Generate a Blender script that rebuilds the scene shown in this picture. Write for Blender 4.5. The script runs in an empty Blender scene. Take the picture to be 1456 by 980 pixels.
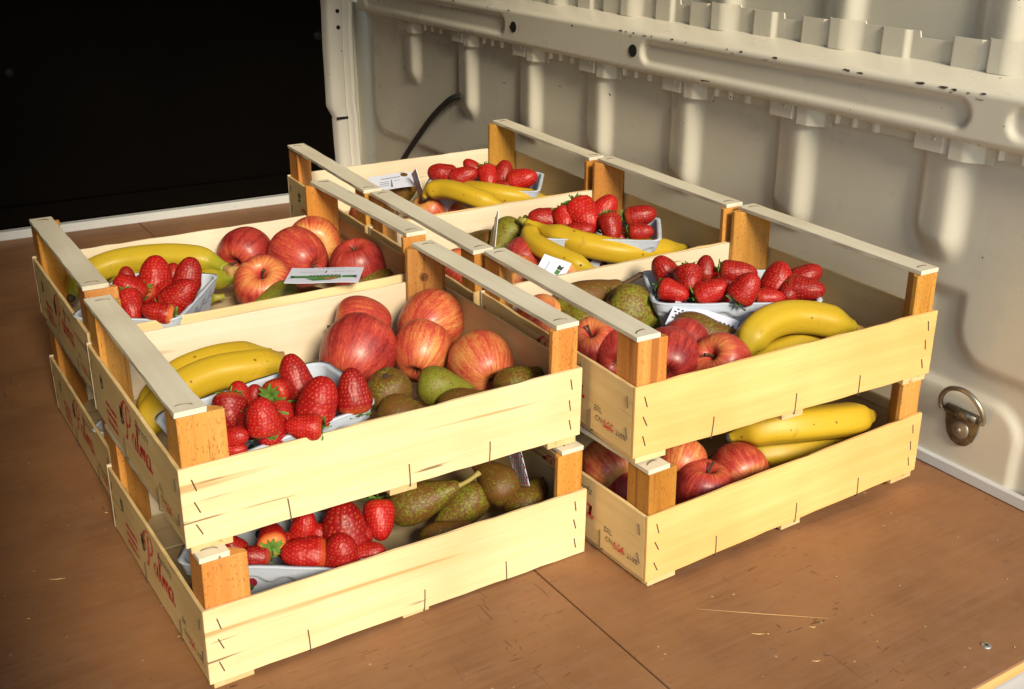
import bpy, bmesh, math, random
from mathutils import Vector, Matrix, Quaternion, noise
random.seed(7)
R_ = math.radians
S = bpy.context.scene
COL = S.collection
CAM_POS=(-0.196, -0.814, 0.6423)
CAM_ROT=((0.8453, 0.2047, -0.4935), (-0.5343, 0.3257, -0.7801), (0.001, 0.9231, 0.3847))
CAM_F=1593.81
CRATE_FRAMES={
  'At':(((1.0, 0.0001, 0.0079), (0.0, 0.9999, -0.0122), (-0.0079, 0.0122, 0.9999)),(0.0, 0.0, 0.1274)),
  'Ab':(((0.9998, -0.0105, 0.0148), (0.0105, 0.9999, 0.0024), (-0.0148, -0.0023, 0.9999)),(0.0009, -0.0168, -0.0007)),
  'Ct':(((0.9987, 0.0507, -0.0061), (-0.0506, 0.9987, 0.0033), (0.0063, -0.003, 1.0)),(0.4047, -0.0796, 0.1318)),
  'Cb':(((0.9998, -0.0093, -0.0161), (0.0094, 1.0, 0.0029), (0.0161, -0.003, 0.9999)),(0.4122, -0.0989, 0.0007)),
  'Bt':(((0.9999, 0.0137, 0.0035), (-0.0137, 0.9999, 0.0093), (-0.0034, -0.0094, 1.0)),(0.0053, 0.3222, 0.1345)),
  'Dt':(((0.9988, 0.0477, -0.0115), (-0.0477, 0.9989, 0.0029), (0.0116, -0.0024, 0.9999)),(0.4135, 0.2303, 0.1286)),
  'Et':(((0.9993, 0.0362, -0.0058), (-0.0363, 0.9992, -0.0154), (0.0052, 0.0156, 0.9999)),(0.4236, 0.5431, 0.1279)),
  'Bb':(((1.0, 0.0037, 0.0), (-0.0037, 1.0, 0.0), (0.0, 0.0, 1.0)),(0.0083, 0.3182, 0.0)),
  'Db':(((0.9993, 0.0377, 0.0), (-0.0377, 0.9993, 0.0), (0.0, 0.0, 1.0)),(0.4165, 0.2263, 0.0)),
  'Eb':(((0.9997, 0.0263, 0.0), (-0.0263, 0.9997, 0.0), (0.0, 0.0, 1.0)),(0.4266, 0.5391, 0.0)),
}
CW,CH,CRAIL,CRW,PITCH=(0.3079, 0.0742, 0.1226, 0.0265, 0.13)
APP=[
  ((0.2862, 0.2626, 0.1743), 0.0363, (-0.869, 0.456, 0.191), 0.7, 'red apple with its stem poking out left in the front left upper crate', 'At'),
  ((0.2567, 0.2133, 0.168), 0.0417, (0.715, 0.553, 0.429), 0.85, 'large plain red apple directly behind the punnet in the front left upper crate', 'At'),
  ((0.3619, 0.2438, 0.1715), 0.0378, (0.884, 0.468, 0.016), 0.48, 'yellow streaked red apple below the knotted corner post of the front left upper crate', 'At'),
  ((0.3212, 0.1866, 0.1671), 0.0321, (0.617, 0.571, 0.542), 0.45, 'orange red apple just above the green speckled pear in the front left upper crate', 'At'),
  ((0.3623, 0.1288, 0.1631), 0.0345, (0.13, 0.95, 0.283), 0.42, 'pale pinkish apple resting beside the right board of the front left upper crate', 'At'),
  ((0.4764, 0.0813, 0.1757), 0.0304, (-0.462, -0.258, 0.848), 0.8, 'dull red apple with upright stem near the left board of the right front upper crate', 'Ct'),
  ((0.4874, 0.0531, 0.1718), 0.0285, (0.696, 0.715, -0.071), 1.0, 'dark red apple left of the front corner post of the right front upper crate', 'Ct'),
  ((0.527, 0.0182, 0.1722), 0.0328, (0.691, 0.705, 0.16), 1.0, 'bright red apple right of the front corner post of the right front upper crate', 'Ct'),
  ((0.5653, 0.0394, 0.1724), 0.0276, (0.855, 0.402, 0.328), 0.9, 'pinkish red apple behind the one at the post in the right front upper crate', 'Ct'),
  ((0.5738, -0.0147, 0.1686), 0.0312, (-0.792, -0.113, 0.6), 0.8, 'striped pink apple between front board and bananas of the right front upper crate', 'Ct'),
  ((0.469, 0.177, 0.1713), 0.0306, (0.512, -0.615, 0.599), 0.55, 'orange apple in the back left corner of the right front upper crate', 'Ct'),
  ((0.2673, 0.5822, 0.1791), 0.0366, (-0.77, -0.602, -0.211), 1.0, 'dark crimson apple against the back board of the rear left upper crate', 'Bt'),
  ((0.3645, 0.5815, 0.1768), 0.0378, (-0.423, -0.896, 0.136), 0.42, 'yellow apple with red streaks below the rear right post of the rear left upper crate', 'Bt'),
  ((0.3184, 0.5241, 0.1795), 0.0389, (-0.294, 0.945, 0.14), 0.75, 'big red apple in the middle of the rear left upper crate behind the card', 'Bt'),
  ((0.3751, 0.4636, 0.1759), 0.0375, (0.252, 0.21, -0.945), 0.9, 'red apple with its dark eye upward in the rear left upper crate', 'Bt'),
  ((0.2482, 0.4688, 0.1703), 0.0369, (-0.252, -0.549, 0.797), 0.7, 'striped apple with deep stem hollow, left of the card in the rear left upper crate', 'Bt'),
  ((0.5784, 0.384, 0.1721), 0.0282, (0.832, 0.552, 0.063), 1.0, 'dark red apple left of the lower banana in the middle right upper crate', 'Dt'),
  ((0.6087, 0.3093, 0.1626), 0.0274, (0.05, -0.638, 0.769), 0.55, 'apple partly behind the small upright card in the middle right upper crate', 'Dt'),
  ((0.5503, 0.3487, 0.1619), 0.0284, (-0.669, -0.225, 0.709), 0.5, 'pink apple in the front left corner of the middle right upper crate', 'Dt'),
  ((0.493, 0.4107, 0.163), 0.0279, (0.23, -0.627, 0.744), 0.7, 'pink apple by the left board of the middle right upper crate', 'Dt'),
  ((0.6024, 0.6844, 0.1611), 0.0296, (-0.545, -0.063, 0.836), 0.5, 'striped apple left below the bananas in the farthest upper crate', 'Et'),
  ((0.6426, 0.6533, 0.1569), 0.0274, (0.089, -0.481, 0.872), 0.5, 'apple right below the bananas behind the front board of the farthest upper crate', 'Et'),
  ((0.4945, 0.6926, 0.1666), 0.0277, (0.783, 0.445, 0.436), 0.4, 'orange apple seen under the left rail in the farthest upper crate', 'Et'),
  ((0.4536, 0.0206, 0.065), 0.03, (-0.03, -0.954, -0.297), 0.4, 'orange apple seen through the left side gap of the right front lower crate', 'Cb'),
  ((0.5296, -0.0104, 0.0623), 0.0258, (0.783, 0.445, 0.436), 0.4, 'orange red apple behind the front post of the right front lower crate', 'Cb'),
  ((0.5861, -0.0378, 0.0473), 0.0314, (-0.22, -0.971, -0.089), 0.7, 'streaked red apple right of centre in the right front lower crate', 'Cb'),
  ((0.5309, -0.045, 0.0425), 0.0313, (0.087, -0.136, 0.987), 1.0, 'dark red apple at the front board of the right front lower crate', 'Cb'),
  ((0.46, -0.0031, 0.0412), 0.0268, (0.556, 0.624, 0.55), 1.0, 'deep red apple low behind the left board of the right front lower crate', 'Cb'),
]
BERRY=[
  ((0.0684, 0.0676, 0.2077), 0.0309, 0.0284, (-0.3, -0.665, -0.684), 0, 'plump strawberry nearest the left post in the punnet of the front left upper crate', 'At'),
  ((0.084, 0.0885, 0.2118), 0.0253, 0.0215, (0.155, 0.246, 0.957), 0, 'small strawberry peeping up behind the leftmost ones in the front left upper crate punnet', 'At'),
  ((0.1012, 0.0978, 0.2038), 0.0206, 0.0167, (0.276, -0.003, 0.961), 0, 'tiny strawberry half hidden at the banana side of the front left upper crate punnet', 'At'),
  ((0.1168, 0.0712, 0.2153), 0.0291, 0.0253, (0.793, 0.598, -0.115), 1, 'strawberry with bright green leaf crown turned to the viewer, front left upper crate', 'At'),
  ((0.1373, 0.086, 0.2194), 0.0426, 0.0284, (-0.077, 0.329, 0.941), 0, 'tall pointed strawberry standing highest in the punnet of the front left upper crate', 'At'),
  ((0.137, 0.0309, 0.2167), 0.0421, 0.0341, (0.321, -0.063, 0.945), 0, 'largest strawberry, heart shaped, right of the green crown in the front left upper crate', 'At'),
  ((0.1699, 0.03, 0.2184), 0.039, 0.0283, (0.045, 0.258, 0.965), 0, 'upright conical strawberry at the right end of the punnet in the front left upper crate', 'At'),
  ((0.0799, 0.0155, 0.2229), 0.0308, 0.0273, (-0.051, 0.118, 0.992), 0, 'strawberry directly below the green leaf crown in the front left upper crate punnet', 'At'),
  ((0.0879, 0.0214, 0.203), 0.0301, 0.0277, (-0.344, -0.742, -0.576), 0, 'glossy round strawberry in the middle front of the front left upper crate punnet', 'At'),
  ((0.106, 0.0373, 0.207), 0.0246, 0.0197, (-0.085, -0.855, -0.512), 0, 'shaded strawberry wedged in the centre of the front left upper crate punnet', 'At'),
  ((0.113, 0.0097, 0.2066), 0.0314, 0.0217, (-0.915, 0.386, 0.12), 0, 'strawberry lying sideways along the front rim, pointing left, front left upper crate', 'At'),
  ((0.0542, 0.0176, 0.2092), 0.0283, 0.0188, (0.674, -0.67, 0.31), 0, 'dark strawberry second from the bottom beside the left post of the front left upper crate', 'At'),
  ((0.0527, 0.0143, 0.1991), 0.0248, 0.0153, (0.749, -0.642, 0.166), 0, 'lowest strawberry lying just above the front board of the front left upper crate', 'At'),
  ((0.0779, 0.0442, 0.2013), 0.0245, 0.0208, (-0.173, -0.946, -0.275), 0, 'small strawberry tucked left of the bottom middle one, front left upper crate', 'At'),
  ((0.1465, 0.0804, 0.2072), 0.0247, 0.0208, (-0.175, 0.152, 0.973), 0, 'strawberry squeezed behind the largest one beside the tall one, front left upper crate', 'At'),
  ((0.6254, 0.147, 0.2144), 0.0381, 0.0315, (-0.47, 0.311, 0.826), 0, 'strawberry at the far left corner of the punnet in the right front upper crate', 'Ct'),
  ((0.5956, 0.0956, 0.2104), 0.035, 0.0238, (0.535, -0.82, -0.204), 0, 'strawberry low at the left front of the punnet in the right front upper crate', 'Ct'),
  ((0.6193, 0.0986, 0.2185), 0.0321, 0.0289, (-0.427, -0.676, -0.601), 2, 'round strawberry with a single leaf spike above it in the right front upper crate', 'Ct'),
  ((0.6612, 0.1177, 0.2207), 0.028, 0.0222, (0.238, 0.192, 0.952), 0, 'small strawberry topping the back row in the right front upper crate', 'Ct'),
  ((0.6292, 0.0698, 0.2126), 0.0412, 0.0269, (0.698, -0.594, 0.399), 0, 'long strawberry resting on the front rim left of centre in the right front upper crate', 'Ct'),
  ((0.6836, 0.0858, 0.2189), 0.0489, 0.0293, (0.721, -0.692, 0.031), 0, 'broad strawberry lying across the back row of the right front upper crate punnet', 'Ct'),
  ((0.6496, 0.0371, 0.2229), 0.0343, 0.0288, (0.451, -0.27, 0.851), 0, 'strawberry at the middle of the front rim in the right front upper crate punnet', 'Ct'),
  ((0.7156, 0.0544, 0.2162), 0.0373, 0.034, (0.27, 0.032, 0.962), 3, 'strawberry right of the centre back in the right front upper crate punnet', 'Ct'),
  ((0.7565, 0.0497, 0.2135), 0.0378, 0.0263, (0.801, -0.433, 0.413), 0, 'strawberry at the far right back of the right front upper crate punnet', 'Ct'),
  ((0.7269, 0.0208, 0.2114), 0.0415, 0.0287, (0.548, -0.834, 0.063), 0, 'strawberry at the right end of the front rim in the right front upper crate punnet', 'Ct'),
  ((0.6877, 0.0366, 0.2031), 0.0398, 0.0223, (0.732, -0.677, 0.076), 0, 'strawberry sunk behind the front rim above the banana in the right front upper crate', 'Ct'),
  ((0.67, 0.0935, 0.2088), 0.0294, 0.0245, (-0.069, -0.962, -0.262), 0, 'small strawberry squeezed between the two rows of the right front upper crate punnet', 'Ct'),
  ((0.7132, 0.0318, 0.2073), 0.032, 0.0256, (-0.925, -0.312, -0.218), 0, 'strawberry at the front rim two from the right end, right front upper crate', 'Ct'),
  ((0.1091, 0.4333, 0.2211), 0.0419, 0.0355, (0.196, 0.22, 0.956), 0, 'tall strawberry standing in the middle of the punnet in the rear left upper crate', 'Bt'),
  ((0.0727, 0.4114, 0.2184), 0.0346, 0.0283, (-0.686, 0.195, 0.701), 2, 'strawberry behind the left post with a leaf above it, rear left upper crate', 'Bt'),
  ((0.0607, 0.3597, 0.2139), 0.0364, 0.0288, (-0.024, -0.802, -0.596), 0, 'strawberry low by the left post in the rear left upper crate punnet', 'Bt'),
  ((0.1148, 0.3602, 0.2178), 0.051, 0.0309, (0.653, -0.355, 0.669), 0, 'long slanting strawberry along the right rim in the rear left upper crate punnet', 'Bt'),
  ((0.1452, 0.4275, 0.217), 0.0375, 0.0294, (0.354, 0.11, 0.929), 0, 'strawberry at the top right rim of the rear left upper crate punnet', 'Bt'),
  ((0.0813, 0.3312, 0.2141), 0.0375, 0.0232, (-0.868, 0.413, 0.276), 0, 'orange red strawberry at the front of the rear left upper crate punnet', 'Bt'),
  ((0.1323, 0.4437, 0.2129), 0.0279, 0.023, (0.093, 0.149, 0.985), 0, 'small strawberry between the two upright ones in the rear left upper crate', 'Bt'),
  ((0.0845, 0.469, 0.2108), 0.0262, 0.0197, (0.093, 0.149, 0.985), 0, 'strawberry tip at the far left back of the rear left upper crate punnet', 'Bt'),
  ((0.0964, 0.4205, 0.1993), 0.0321, 0.0273, (0.45, 0.246, -0.858), 1, 'strawberry deep in the punnet showing dark green leaves, rear left upper crate', 'Bt'),
  ((0.0997, 0.4462, 0.207), 0.0309, 0.0244, (-0.648, -0.404, 0.645), 0, 'small strawberry between the leaf crown and the tall one in the rear left upper crate', 'Bt'),
  ((0.1132, 0.4078, 0.2033), 0.032, 0.0256, (0.085, -0.947, -0.31), 0, 'strawberry wedged under the long slanting one in the rear left upper crate', 'Bt'),
  ((0.6296, 0.4124, 0.2126), 0.0441, 0.0288, (-0.931, 0.293, 0.217), 0, 'strawberry at the left end of the punnet in the middle right upper crate', 'Dt'),
  ((0.6484, 0.3874, 0.2129), 0.0343, 0.0305, (-0.307, -0.696, -0.649), 0, 'smaller strawberry above the banana stems in the middle right upper crate', 'Dt'),
  ((0.6709, 0.3717, 0.2192), 0.0494, 0.0399, (0.086, -0.851, -0.518), 0, 'big strawberry in the centre of the punnet in the middle right upper crate', 'Dt'),
  ((0.7034, 0.3742, 0.2215), 0.0462, 0.0346, (0.529, -0.221, 0.819), 0, 'strawberry at the back, below the corner post of the middle right upper crate', 'Dt'),
  ((0.6828, 0.3287, 0.2114), 0.0374, 0.0281, (-0.26, -0.609, -0.75), 0, 'hanging strawberry right of centre in the middle right upper crate punnet', 'Dt'),
  ((0.6525, 0.3536, 0.207), 0.0376, 0.0244, (0.664, -0.715, 0.219), 0, 'strawberry just above the upper banana in the middle right upper crate', 'Dt'),
  ((0.7478, 0.3482, 0.2141), 0.0405, 0.0309, (0.745, -0.606, 0.278), 1, 'strawberry with leaf crown on its left, top right of the middle right upper crate punnet', 'Dt'),
  ((0.7184, 0.3089, 0.2059), 0.045, 0.0225, (0.677, -0.719, 0.156), 0, 'strawberry lying low at the right rim of the middle right upper crate punnet', 'Dt'),
  ((0.6343, 0.7056, 0.2117), 0.042, 0.0331, (-0.868, 0.413, 0.276), 0, 'strawberry at the left end of the punnet in the farthest upper crate', 'Et'),
  ((0.6581, 0.6763, 0.2113), 0.0439, 0.0307, (0.728, -0.554, 0.404), 0, 'strawberry left of centre in the farthest upper crate punnet', 'Et'),
  ((0.6812, 0.6916, 0.2197), 0.0311, 0.0222, (-0.559, 0.53, 0.638), 0, 'small strawberry on top of the pile in the farthest upper crate', 'Et'),
  ((0.6895, 0.6561, 0.2092), 0.0373, 0.0308, (-0.307, -0.696, -0.649), 0, 'rounded strawberry in the middle of the farthest upper crate punnet', 'Et'),
  ((0.7138, 0.6494, 0.2153), 0.0374, 0.0297, (0.328, 0.117, 0.938), 0, 'strawberry below the corner post in the farthest upper crate punnet', 'Et'),
  ((0.731, 0.6211, 0.2089), 0.0481, 0.0328, (0.674, -0.67, 0.31), 0, 'large strawberry at the right end of the farthest upper crate punnet', 'Et'),
  ((0.7035, 0.6328, 0.1989), 0.0284, 0.0197, (0.618, -0.774, 0.136), 0, 'strawberry low above the bananas in the farthest upper crate', 'Et'),
  ((0.1369, 0.0483, 0.0672), 0.0279, 0.0239, (-0.358, 0.089, 0.93), 0, 'strawberry squeezed left of the biggest one in the front left lower crate', 'Ab'),
  ((0.105, 0.0558, 0.0616), 0.025, 0.0211, (0.022, -0.875, -0.485), 0, 'small strawberry behind the one pointing left in the front left lower crate', 'Ab'),
  ((0.168, 0.0295, 0.0667), 0.0266, 0.0226, (0.47, -0.535, 0.702), 0, 'strawberry tucked right below the biggest one in the front left lower crate', 'Ab'),
  ((0.113, 0.0339, 0.0655), 0.0429, 0.0286, (-0.907, 0.395, 0.146), 0, 'strawberry lying on the punnet rim pointing left, front left lower crate', 'Ab'),
  ((0.1558, 0.0375, 0.0789), 0.0476, 0.041, (0.001, 0.205, 0.979), 0, 'biggest round strawberry in the front left lower crate', 'Ab'),
  ((0.1427, 0.0164, 0.0671), 0.0338, 0.0299, (0.012, 0.021, 1.0), 0, 'strawberry standing in front of the biggest one in the front left lower crate', 'Ab'),
  ((0.1676, 0.0094, 0.0608), 0.0302, 0.021, (0.758, -0.602, 0.253), 0, 'strawberry pointing right just above the front board of the front left lower crate', 'Ab'),
  ((0.1919, 0.0354, 0.0744), 0.0363, 0.0269, (-0.26, -0.609, -0.75), 0, 'strawberry at the right rim of the punnet in the front left lower crate', 'Ab'),
  ((0.1234, 0.0566, 0.0773), 0.0344, 0.0265, (0.211, -0.092, 0.973), 2, 'strawberry with a yellow green leaf at its foot in the front left lower crate', 'Ab'),
  ((0.0936, 0.0633, 0.0738), 0.0328, 0.0249, (0.336, 0.94, 0.067), 1, 'strawberry with a pale orange shoulder in the front left lower crate', 'Ab'),
  ((0.0721, 0.0531, 0.0661), 0.0297, 0.0194, (-0.948, 0.164, 0.273), 0, 'small strawberry right of the left post in the front left lower crate', 'Ab'),
  ((0.0598, 0.0764, 0.0682), 0.0261, 0.0196, (-0.508, 0.513, 0.693), 0, 'strawberry behind the left post in the front left lower crate', 'Ab'),
]
PEAR=[
  ((0.2431, 0.1073, 0.1628), 0.0562, 0.0464, (0.235, 0.176, -0.956), 0.15, 0, 'brown pear standing on its head just right of the strawberry punnet, front left upper crate', 'At'),
  ((0.2986, 0.0989, 0.1632), 0.0572, 0.0415, (0.85, -0.497, -0.173), 0.68, 0, 'green speckled pear lying below the apples in the front left upper crate', 'At'),
  ((0.2415, 0.0696, 0.1563), 0.0617, 0.0411, (0.723, -0.673, -0.157), 0.1, 0, 'brown pear half hidden behind the front board of the front left upper crate', 'At'),
  ((0.3054, 0.0625, 0.1557), 0.0632, 0.0393, (0.918, -0.364, 0.159), 0.1, 0, 'brown pear sunk between green pear and front board of the front left upper crate', 'At'),
  ((0.3728, 0.0674, 0.1613), 0.0615, 0.042, (0.991, -0.019, 0.131), 0.3, 0, 'dark brown pear in the right front corner of the front left upper crate', 'At'),
  ((0.5441, 0.1896, 0.1817), 0.0981, 0.0516, (0.9, -0.293, 0.322), 0.05, 2, 'brown pear with a long curved dark stem in the right front upper crate', 'Ct'),
  ((0.5097, 0.154, 0.1756), 0.0644, 0.0499, (-0.236, 0.906, 0.35), 0.62, 0, 'speckled green pear under the left rail of the right front upper crate', 'Ct'),
  ((0.5727, 0.1281, 0.1781), 0.0844, 0.0568, (0.727, -0.445, -0.523), 0.5, 0, 'russet green pear lying right of the left rail in the right front upper crate', 'Ct'),
  ((0.5961, 0.0449, 0.1745), 0.0779, 0.0498, (0.762, -0.644, -0.07), 0.2, 0, 'orange brown pear in front of the dotted card in the right front upper crate', 'Ct'),
  ((0.2497, 0.428, 0.1686), 0.0895, 0.0344, (-0.862, 0.38, -0.335), 0.75, 0, 'green pear under the left edge of the card in the rear left upper crate', 'Bt'),
  ((0.2946, 0.4131, 0.1626), 0.0608, 0.0313, (0.861, -0.499, 0.093), 0.1, 0, 'brown pear peeping over the front board below the card, rear left upper crate', 'Bt'),
  ((0.3853, 0.4321, 0.1601), 0.0634, 0.0399, (0.867, -0.404, 0.293), 0.3, 0, 'brown green pear at the right front corner of the rear left upper crate', 'Bt'),
  ((0.5952, 0.4552, 0.1801), 0.0606, 0.0469, (-0.799, -0.105, -0.592), 0.62, 0, 'green russet pear beside the upright card in the middle right upper crate', 'Dt'),
  ((0.5819, 0.4902, 0.1658), 0.0537, 0.0418, (-0.599, 0.788, 0.142), 0.2, 0, 'brown pear in the back left corner of the middle right upper crate', 'Dt'),
  ((0.5948, 0.7665, 0.1764), 0.0633, 0.0452, (-0.489, -0.117, -0.865), 0.15, 0, 'dark brown pear in front of the paper in the farthest upper crate', 'Et'),
  ((0.2581, 0.0752, 0.0553), 0.0875, 0.0445, (0.815, -0.464, 0.348), 0.28, 1, 'long speckled pear with a pale stem in the front left lower crate', 'Ab'),  # lower crate pears toned darker: the crate's shade is put into their skin
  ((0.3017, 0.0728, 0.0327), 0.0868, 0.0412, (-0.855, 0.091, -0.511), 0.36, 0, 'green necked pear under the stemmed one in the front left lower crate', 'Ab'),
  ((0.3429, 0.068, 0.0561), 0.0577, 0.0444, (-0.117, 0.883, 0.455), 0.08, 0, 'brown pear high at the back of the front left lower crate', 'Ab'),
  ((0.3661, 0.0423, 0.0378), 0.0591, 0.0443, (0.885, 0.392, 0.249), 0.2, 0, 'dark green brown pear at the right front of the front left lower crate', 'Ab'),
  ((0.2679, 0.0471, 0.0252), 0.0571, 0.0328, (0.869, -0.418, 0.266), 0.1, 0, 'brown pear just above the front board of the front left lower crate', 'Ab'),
]
BAN=[
  (((0.0132, 0.1465, 0.1641), (0.0244, 0.1671, 0.1712), (0.0432, 0.1826, 0.1793), (0.0694, 0.1915, 0.1872), (0.0966, 0.194, 0.191), (0.1244, 0.1914, 0.1907), (0.1514, 0.1919, 0.1865), (0.1754, 0.2006, 0.1784)), 0.0175, 0.0, 'front banana curving behind the strawberries in the front left upper crate', 'At', 1),
  (((0.0202, 0.1904, 0.1595), (0.0371, 0.2102, 0.1697), (0.0671, 0.2323, 0.1797), (0.0937, 0.2351, 0.1855), (0.1192, 0.2387, 0.1854), (0.1458, 0.2474, 0.1792), (0.1725, 0.2477, 0.173)), 0.0155, 0.1, 'rear banana mostly hidden behind another, with grey stem tip, front left upper crate', 'At', 1),
  (((0.6077, -0.0113, 0.1628), (0.6139, -0.0084, 0.1768), (0.6302, -0.0038, 0.1889), (0.653, -0.0022, 0.195), (0.6795, -0.0043, 0.1952), (0.7056, -0.0142, 0.1914), (0.7303, -0.0264, 0.1836), (0.7504, -0.0308, 0.1757)), 0.0185, 0.25, 'upper banana arched below the punnet in the right front upper crate', 'Ct', 1),
  (((0.6057, -0.0275, 0.1528), (0.6384, -0.0092, 0.155), (0.6679, -0.0059, 0.1571), (0.6999, -0.0083, 0.1593), (0.7367, -0.0125, 0.1596), (0.7717, -0.0136, 0.1558)), 0.016, 0.3, 'lower banana under the arched one in the right front upper crate', 'Ct', 1),
  (((0.0376, 0.57, 0.1641), (0.0607, 0.6066, 0.1736), (0.0868, 0.604, 0.1856), (0.1181, 0.5965, 0.1915), (0.1608, 0.572, 0.1956), (0.1939, 0.5479, 0.1937), (0.2057, 0.5378, 0.1898), (0.2126, 0.5238, 0.1869), (0.2166, 0.5149, 0.1849)), 0.0165, 0.55, 'yellow green banana arching over the punnet in the rear left upper crate', 'Bt', 2),
  (((0.0814, 0.579, 0.1658), (0.1148, 0.5901, 0.1656), (0.1615, 0.5803, 0.1655), (0.1935, 0.5497, 0.1677), (0.2096, 0.5221, 0.1719), (0.2174, 0.5062, 0.177), (0.224, 0.4981, 0.1801)), 0.0145, 0.75, 'greener banana underneath, joined at the dry stem in the rear left upper crate', 'Bt', 0),
  (((0.1172, 0.5409, 0.1501), (0.1447, 0.5295, 0.1501), (0.1723, 0.5181, 0.1501), (0.1967, 0.515, 0.15)), 0.0125, 0.8, 'green banana whose tip shows right of the punnet in the rear left upper crate', 'Bt', 0),
  (((0.6096, 0.4221, 0.2083), (0.5987, 0.3982, 0.2023), (0.59, 0.378, 0.1962), (0.5908, 0.3523, 0.1923), (0.5996, 0.3259, 0.1865), (0.6109, 0.302, 0.1807), (0.6312, 0.2865, 0.171)), 0.0135, 0.2, 'lower of two joined bananas in the middle right upper crate', 'Dt', 3),
  (((0.6086, 0.4188, 0.2083), (0.6159, 0.402, 0.2045), (0.6206, 0.3834, 0.2006), (0.6314, 0.3574, 0.1968), (0.6462, 0.333, 0.193), (0.6849, 0.3039, 0.1855), (0.7434, 0.2975, 0.1782), (0.7932, 0.3048, 0.1728)), 0.0165, 0.12, 'upper of two joined bananas in front of the punnet in the middle right upper crate', 'Dt', 0),
  (((0.5815, 0.6666, 0.1907), (0.588, 0.6623, 0.2007), (0.6017, 0.6426, 0.2065), (0.6138, 0.6125, 0.2061), (0.6304, 0.5827, 0.1997), (0.6557, 0.5641, 0.1896)), 0.0145, 0.0, 'front banana with brown flecks in the farthest upper crate', 'Et', 1),
  (((0.6495, 0.6842, 0.1894), (0.6592, 0.6354, 0.1967), (0.6769, 0.6063, 0.1964), (0.7071, 0.5899, 0.1903), (0.7523, 0.5894, 0.1805)), 0.0145, 0.05, 'rear banana beside the punnet in the farthest upper crate', 'Et', 1),
  (((0.5951, -0.0127, 0.0734), (0.6072, -0.0233, 0.0816), (0.6247, -0.037, 0.0879), (0.6581, -0.0513, 0.0885), (0.7057, -0.0588, 0.0833), (0.7368, -0.059, 0.0778), (0.7731, -0.0509, 0.0684)), 0.0195, 0.05, 'thick yellow banana lying on top in the right front lower crate', 'Cb', 1),
  (((0.6094, -0.0141, 0.0436), (0.6303, -0.0252, 0.048), (0.6517, -0.036, 0.0504), (0.6821, -0.044, 0.0489), (0.7248, -0.0469, 0.0436), (0.7616, -0.0409, 0.0362)), 0.0165, 0.3, 'banana underneath the thick one in the right front lower crate', 'Cb', 1),
]
FLOOR = -0.0072

# ------------------------------------------------------------------ camera, world, sun, exposure
cam = bpy.data.cameras.new('camera'); camo = bpy.data.objects.new('camera', cam); COL.objects.link(camo)
cam.sensor_width = 36; cam.lens = 36*CAM_F/1456; cam.clip_start = .02; cam.clip_end = 500
M = Matrix(CAM_ROT).to_4x4(); M.translation = CAM_POS; camo.matrix_world = M
S.camera = camo
SUN_EL, SUN_AZ = 30, -10          # elevation; degrees to the right of straight behind the load bay
w = bpy.data.worlds.new('World'); S.world = w; w.use_nodes = True
nt = w.node_tree; bg = nt.nodes['Background']
sky = nt.nodes.new('ShaderNodeTexSky'); sky.sky_type = 'NISHITA'; sky.sun_disc = False
sky.sun_elevation = R_(SUN_EL); sky.sun_rotation = R_(180-SUN_AZ); sky.air_density = 1.3; sky.dust_density = .4
nt.links.new(sky.outputs[0], bg.inputs[0]); bg.inputs[1].default_value = .15
sl = bpy.data.lights.new('sun', 'SUN'); sl.energy = 4.0; sl.angle = R_(14); sl.color = (1, .87, .64)
so = bpy.data.objects.new('sun', sl); COL.objects.link(so)
sd = Vector((math.sin(R_(SUN_AZ))*math.cos(R_(SUN_EL)), -math.cos(R_(SUN_AZ))*math.cos(R_(SUN_EL)), math.sin(R_(SUN_EL))))
so.rotation_euler = sd.to_track_quat('Z', 'Y').to_euler(); so.location = sd*5
V = S.view_settings; V.view_transform = 'Standard'; V.look = 'None'; V.exposure = .36; V.gamma = 1; V.use_curve_mapping = False
S.cycles.use_denoising = True
S.cycles.max_bounces = 8; S.cycles.diffuse_bounces = 5

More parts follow.
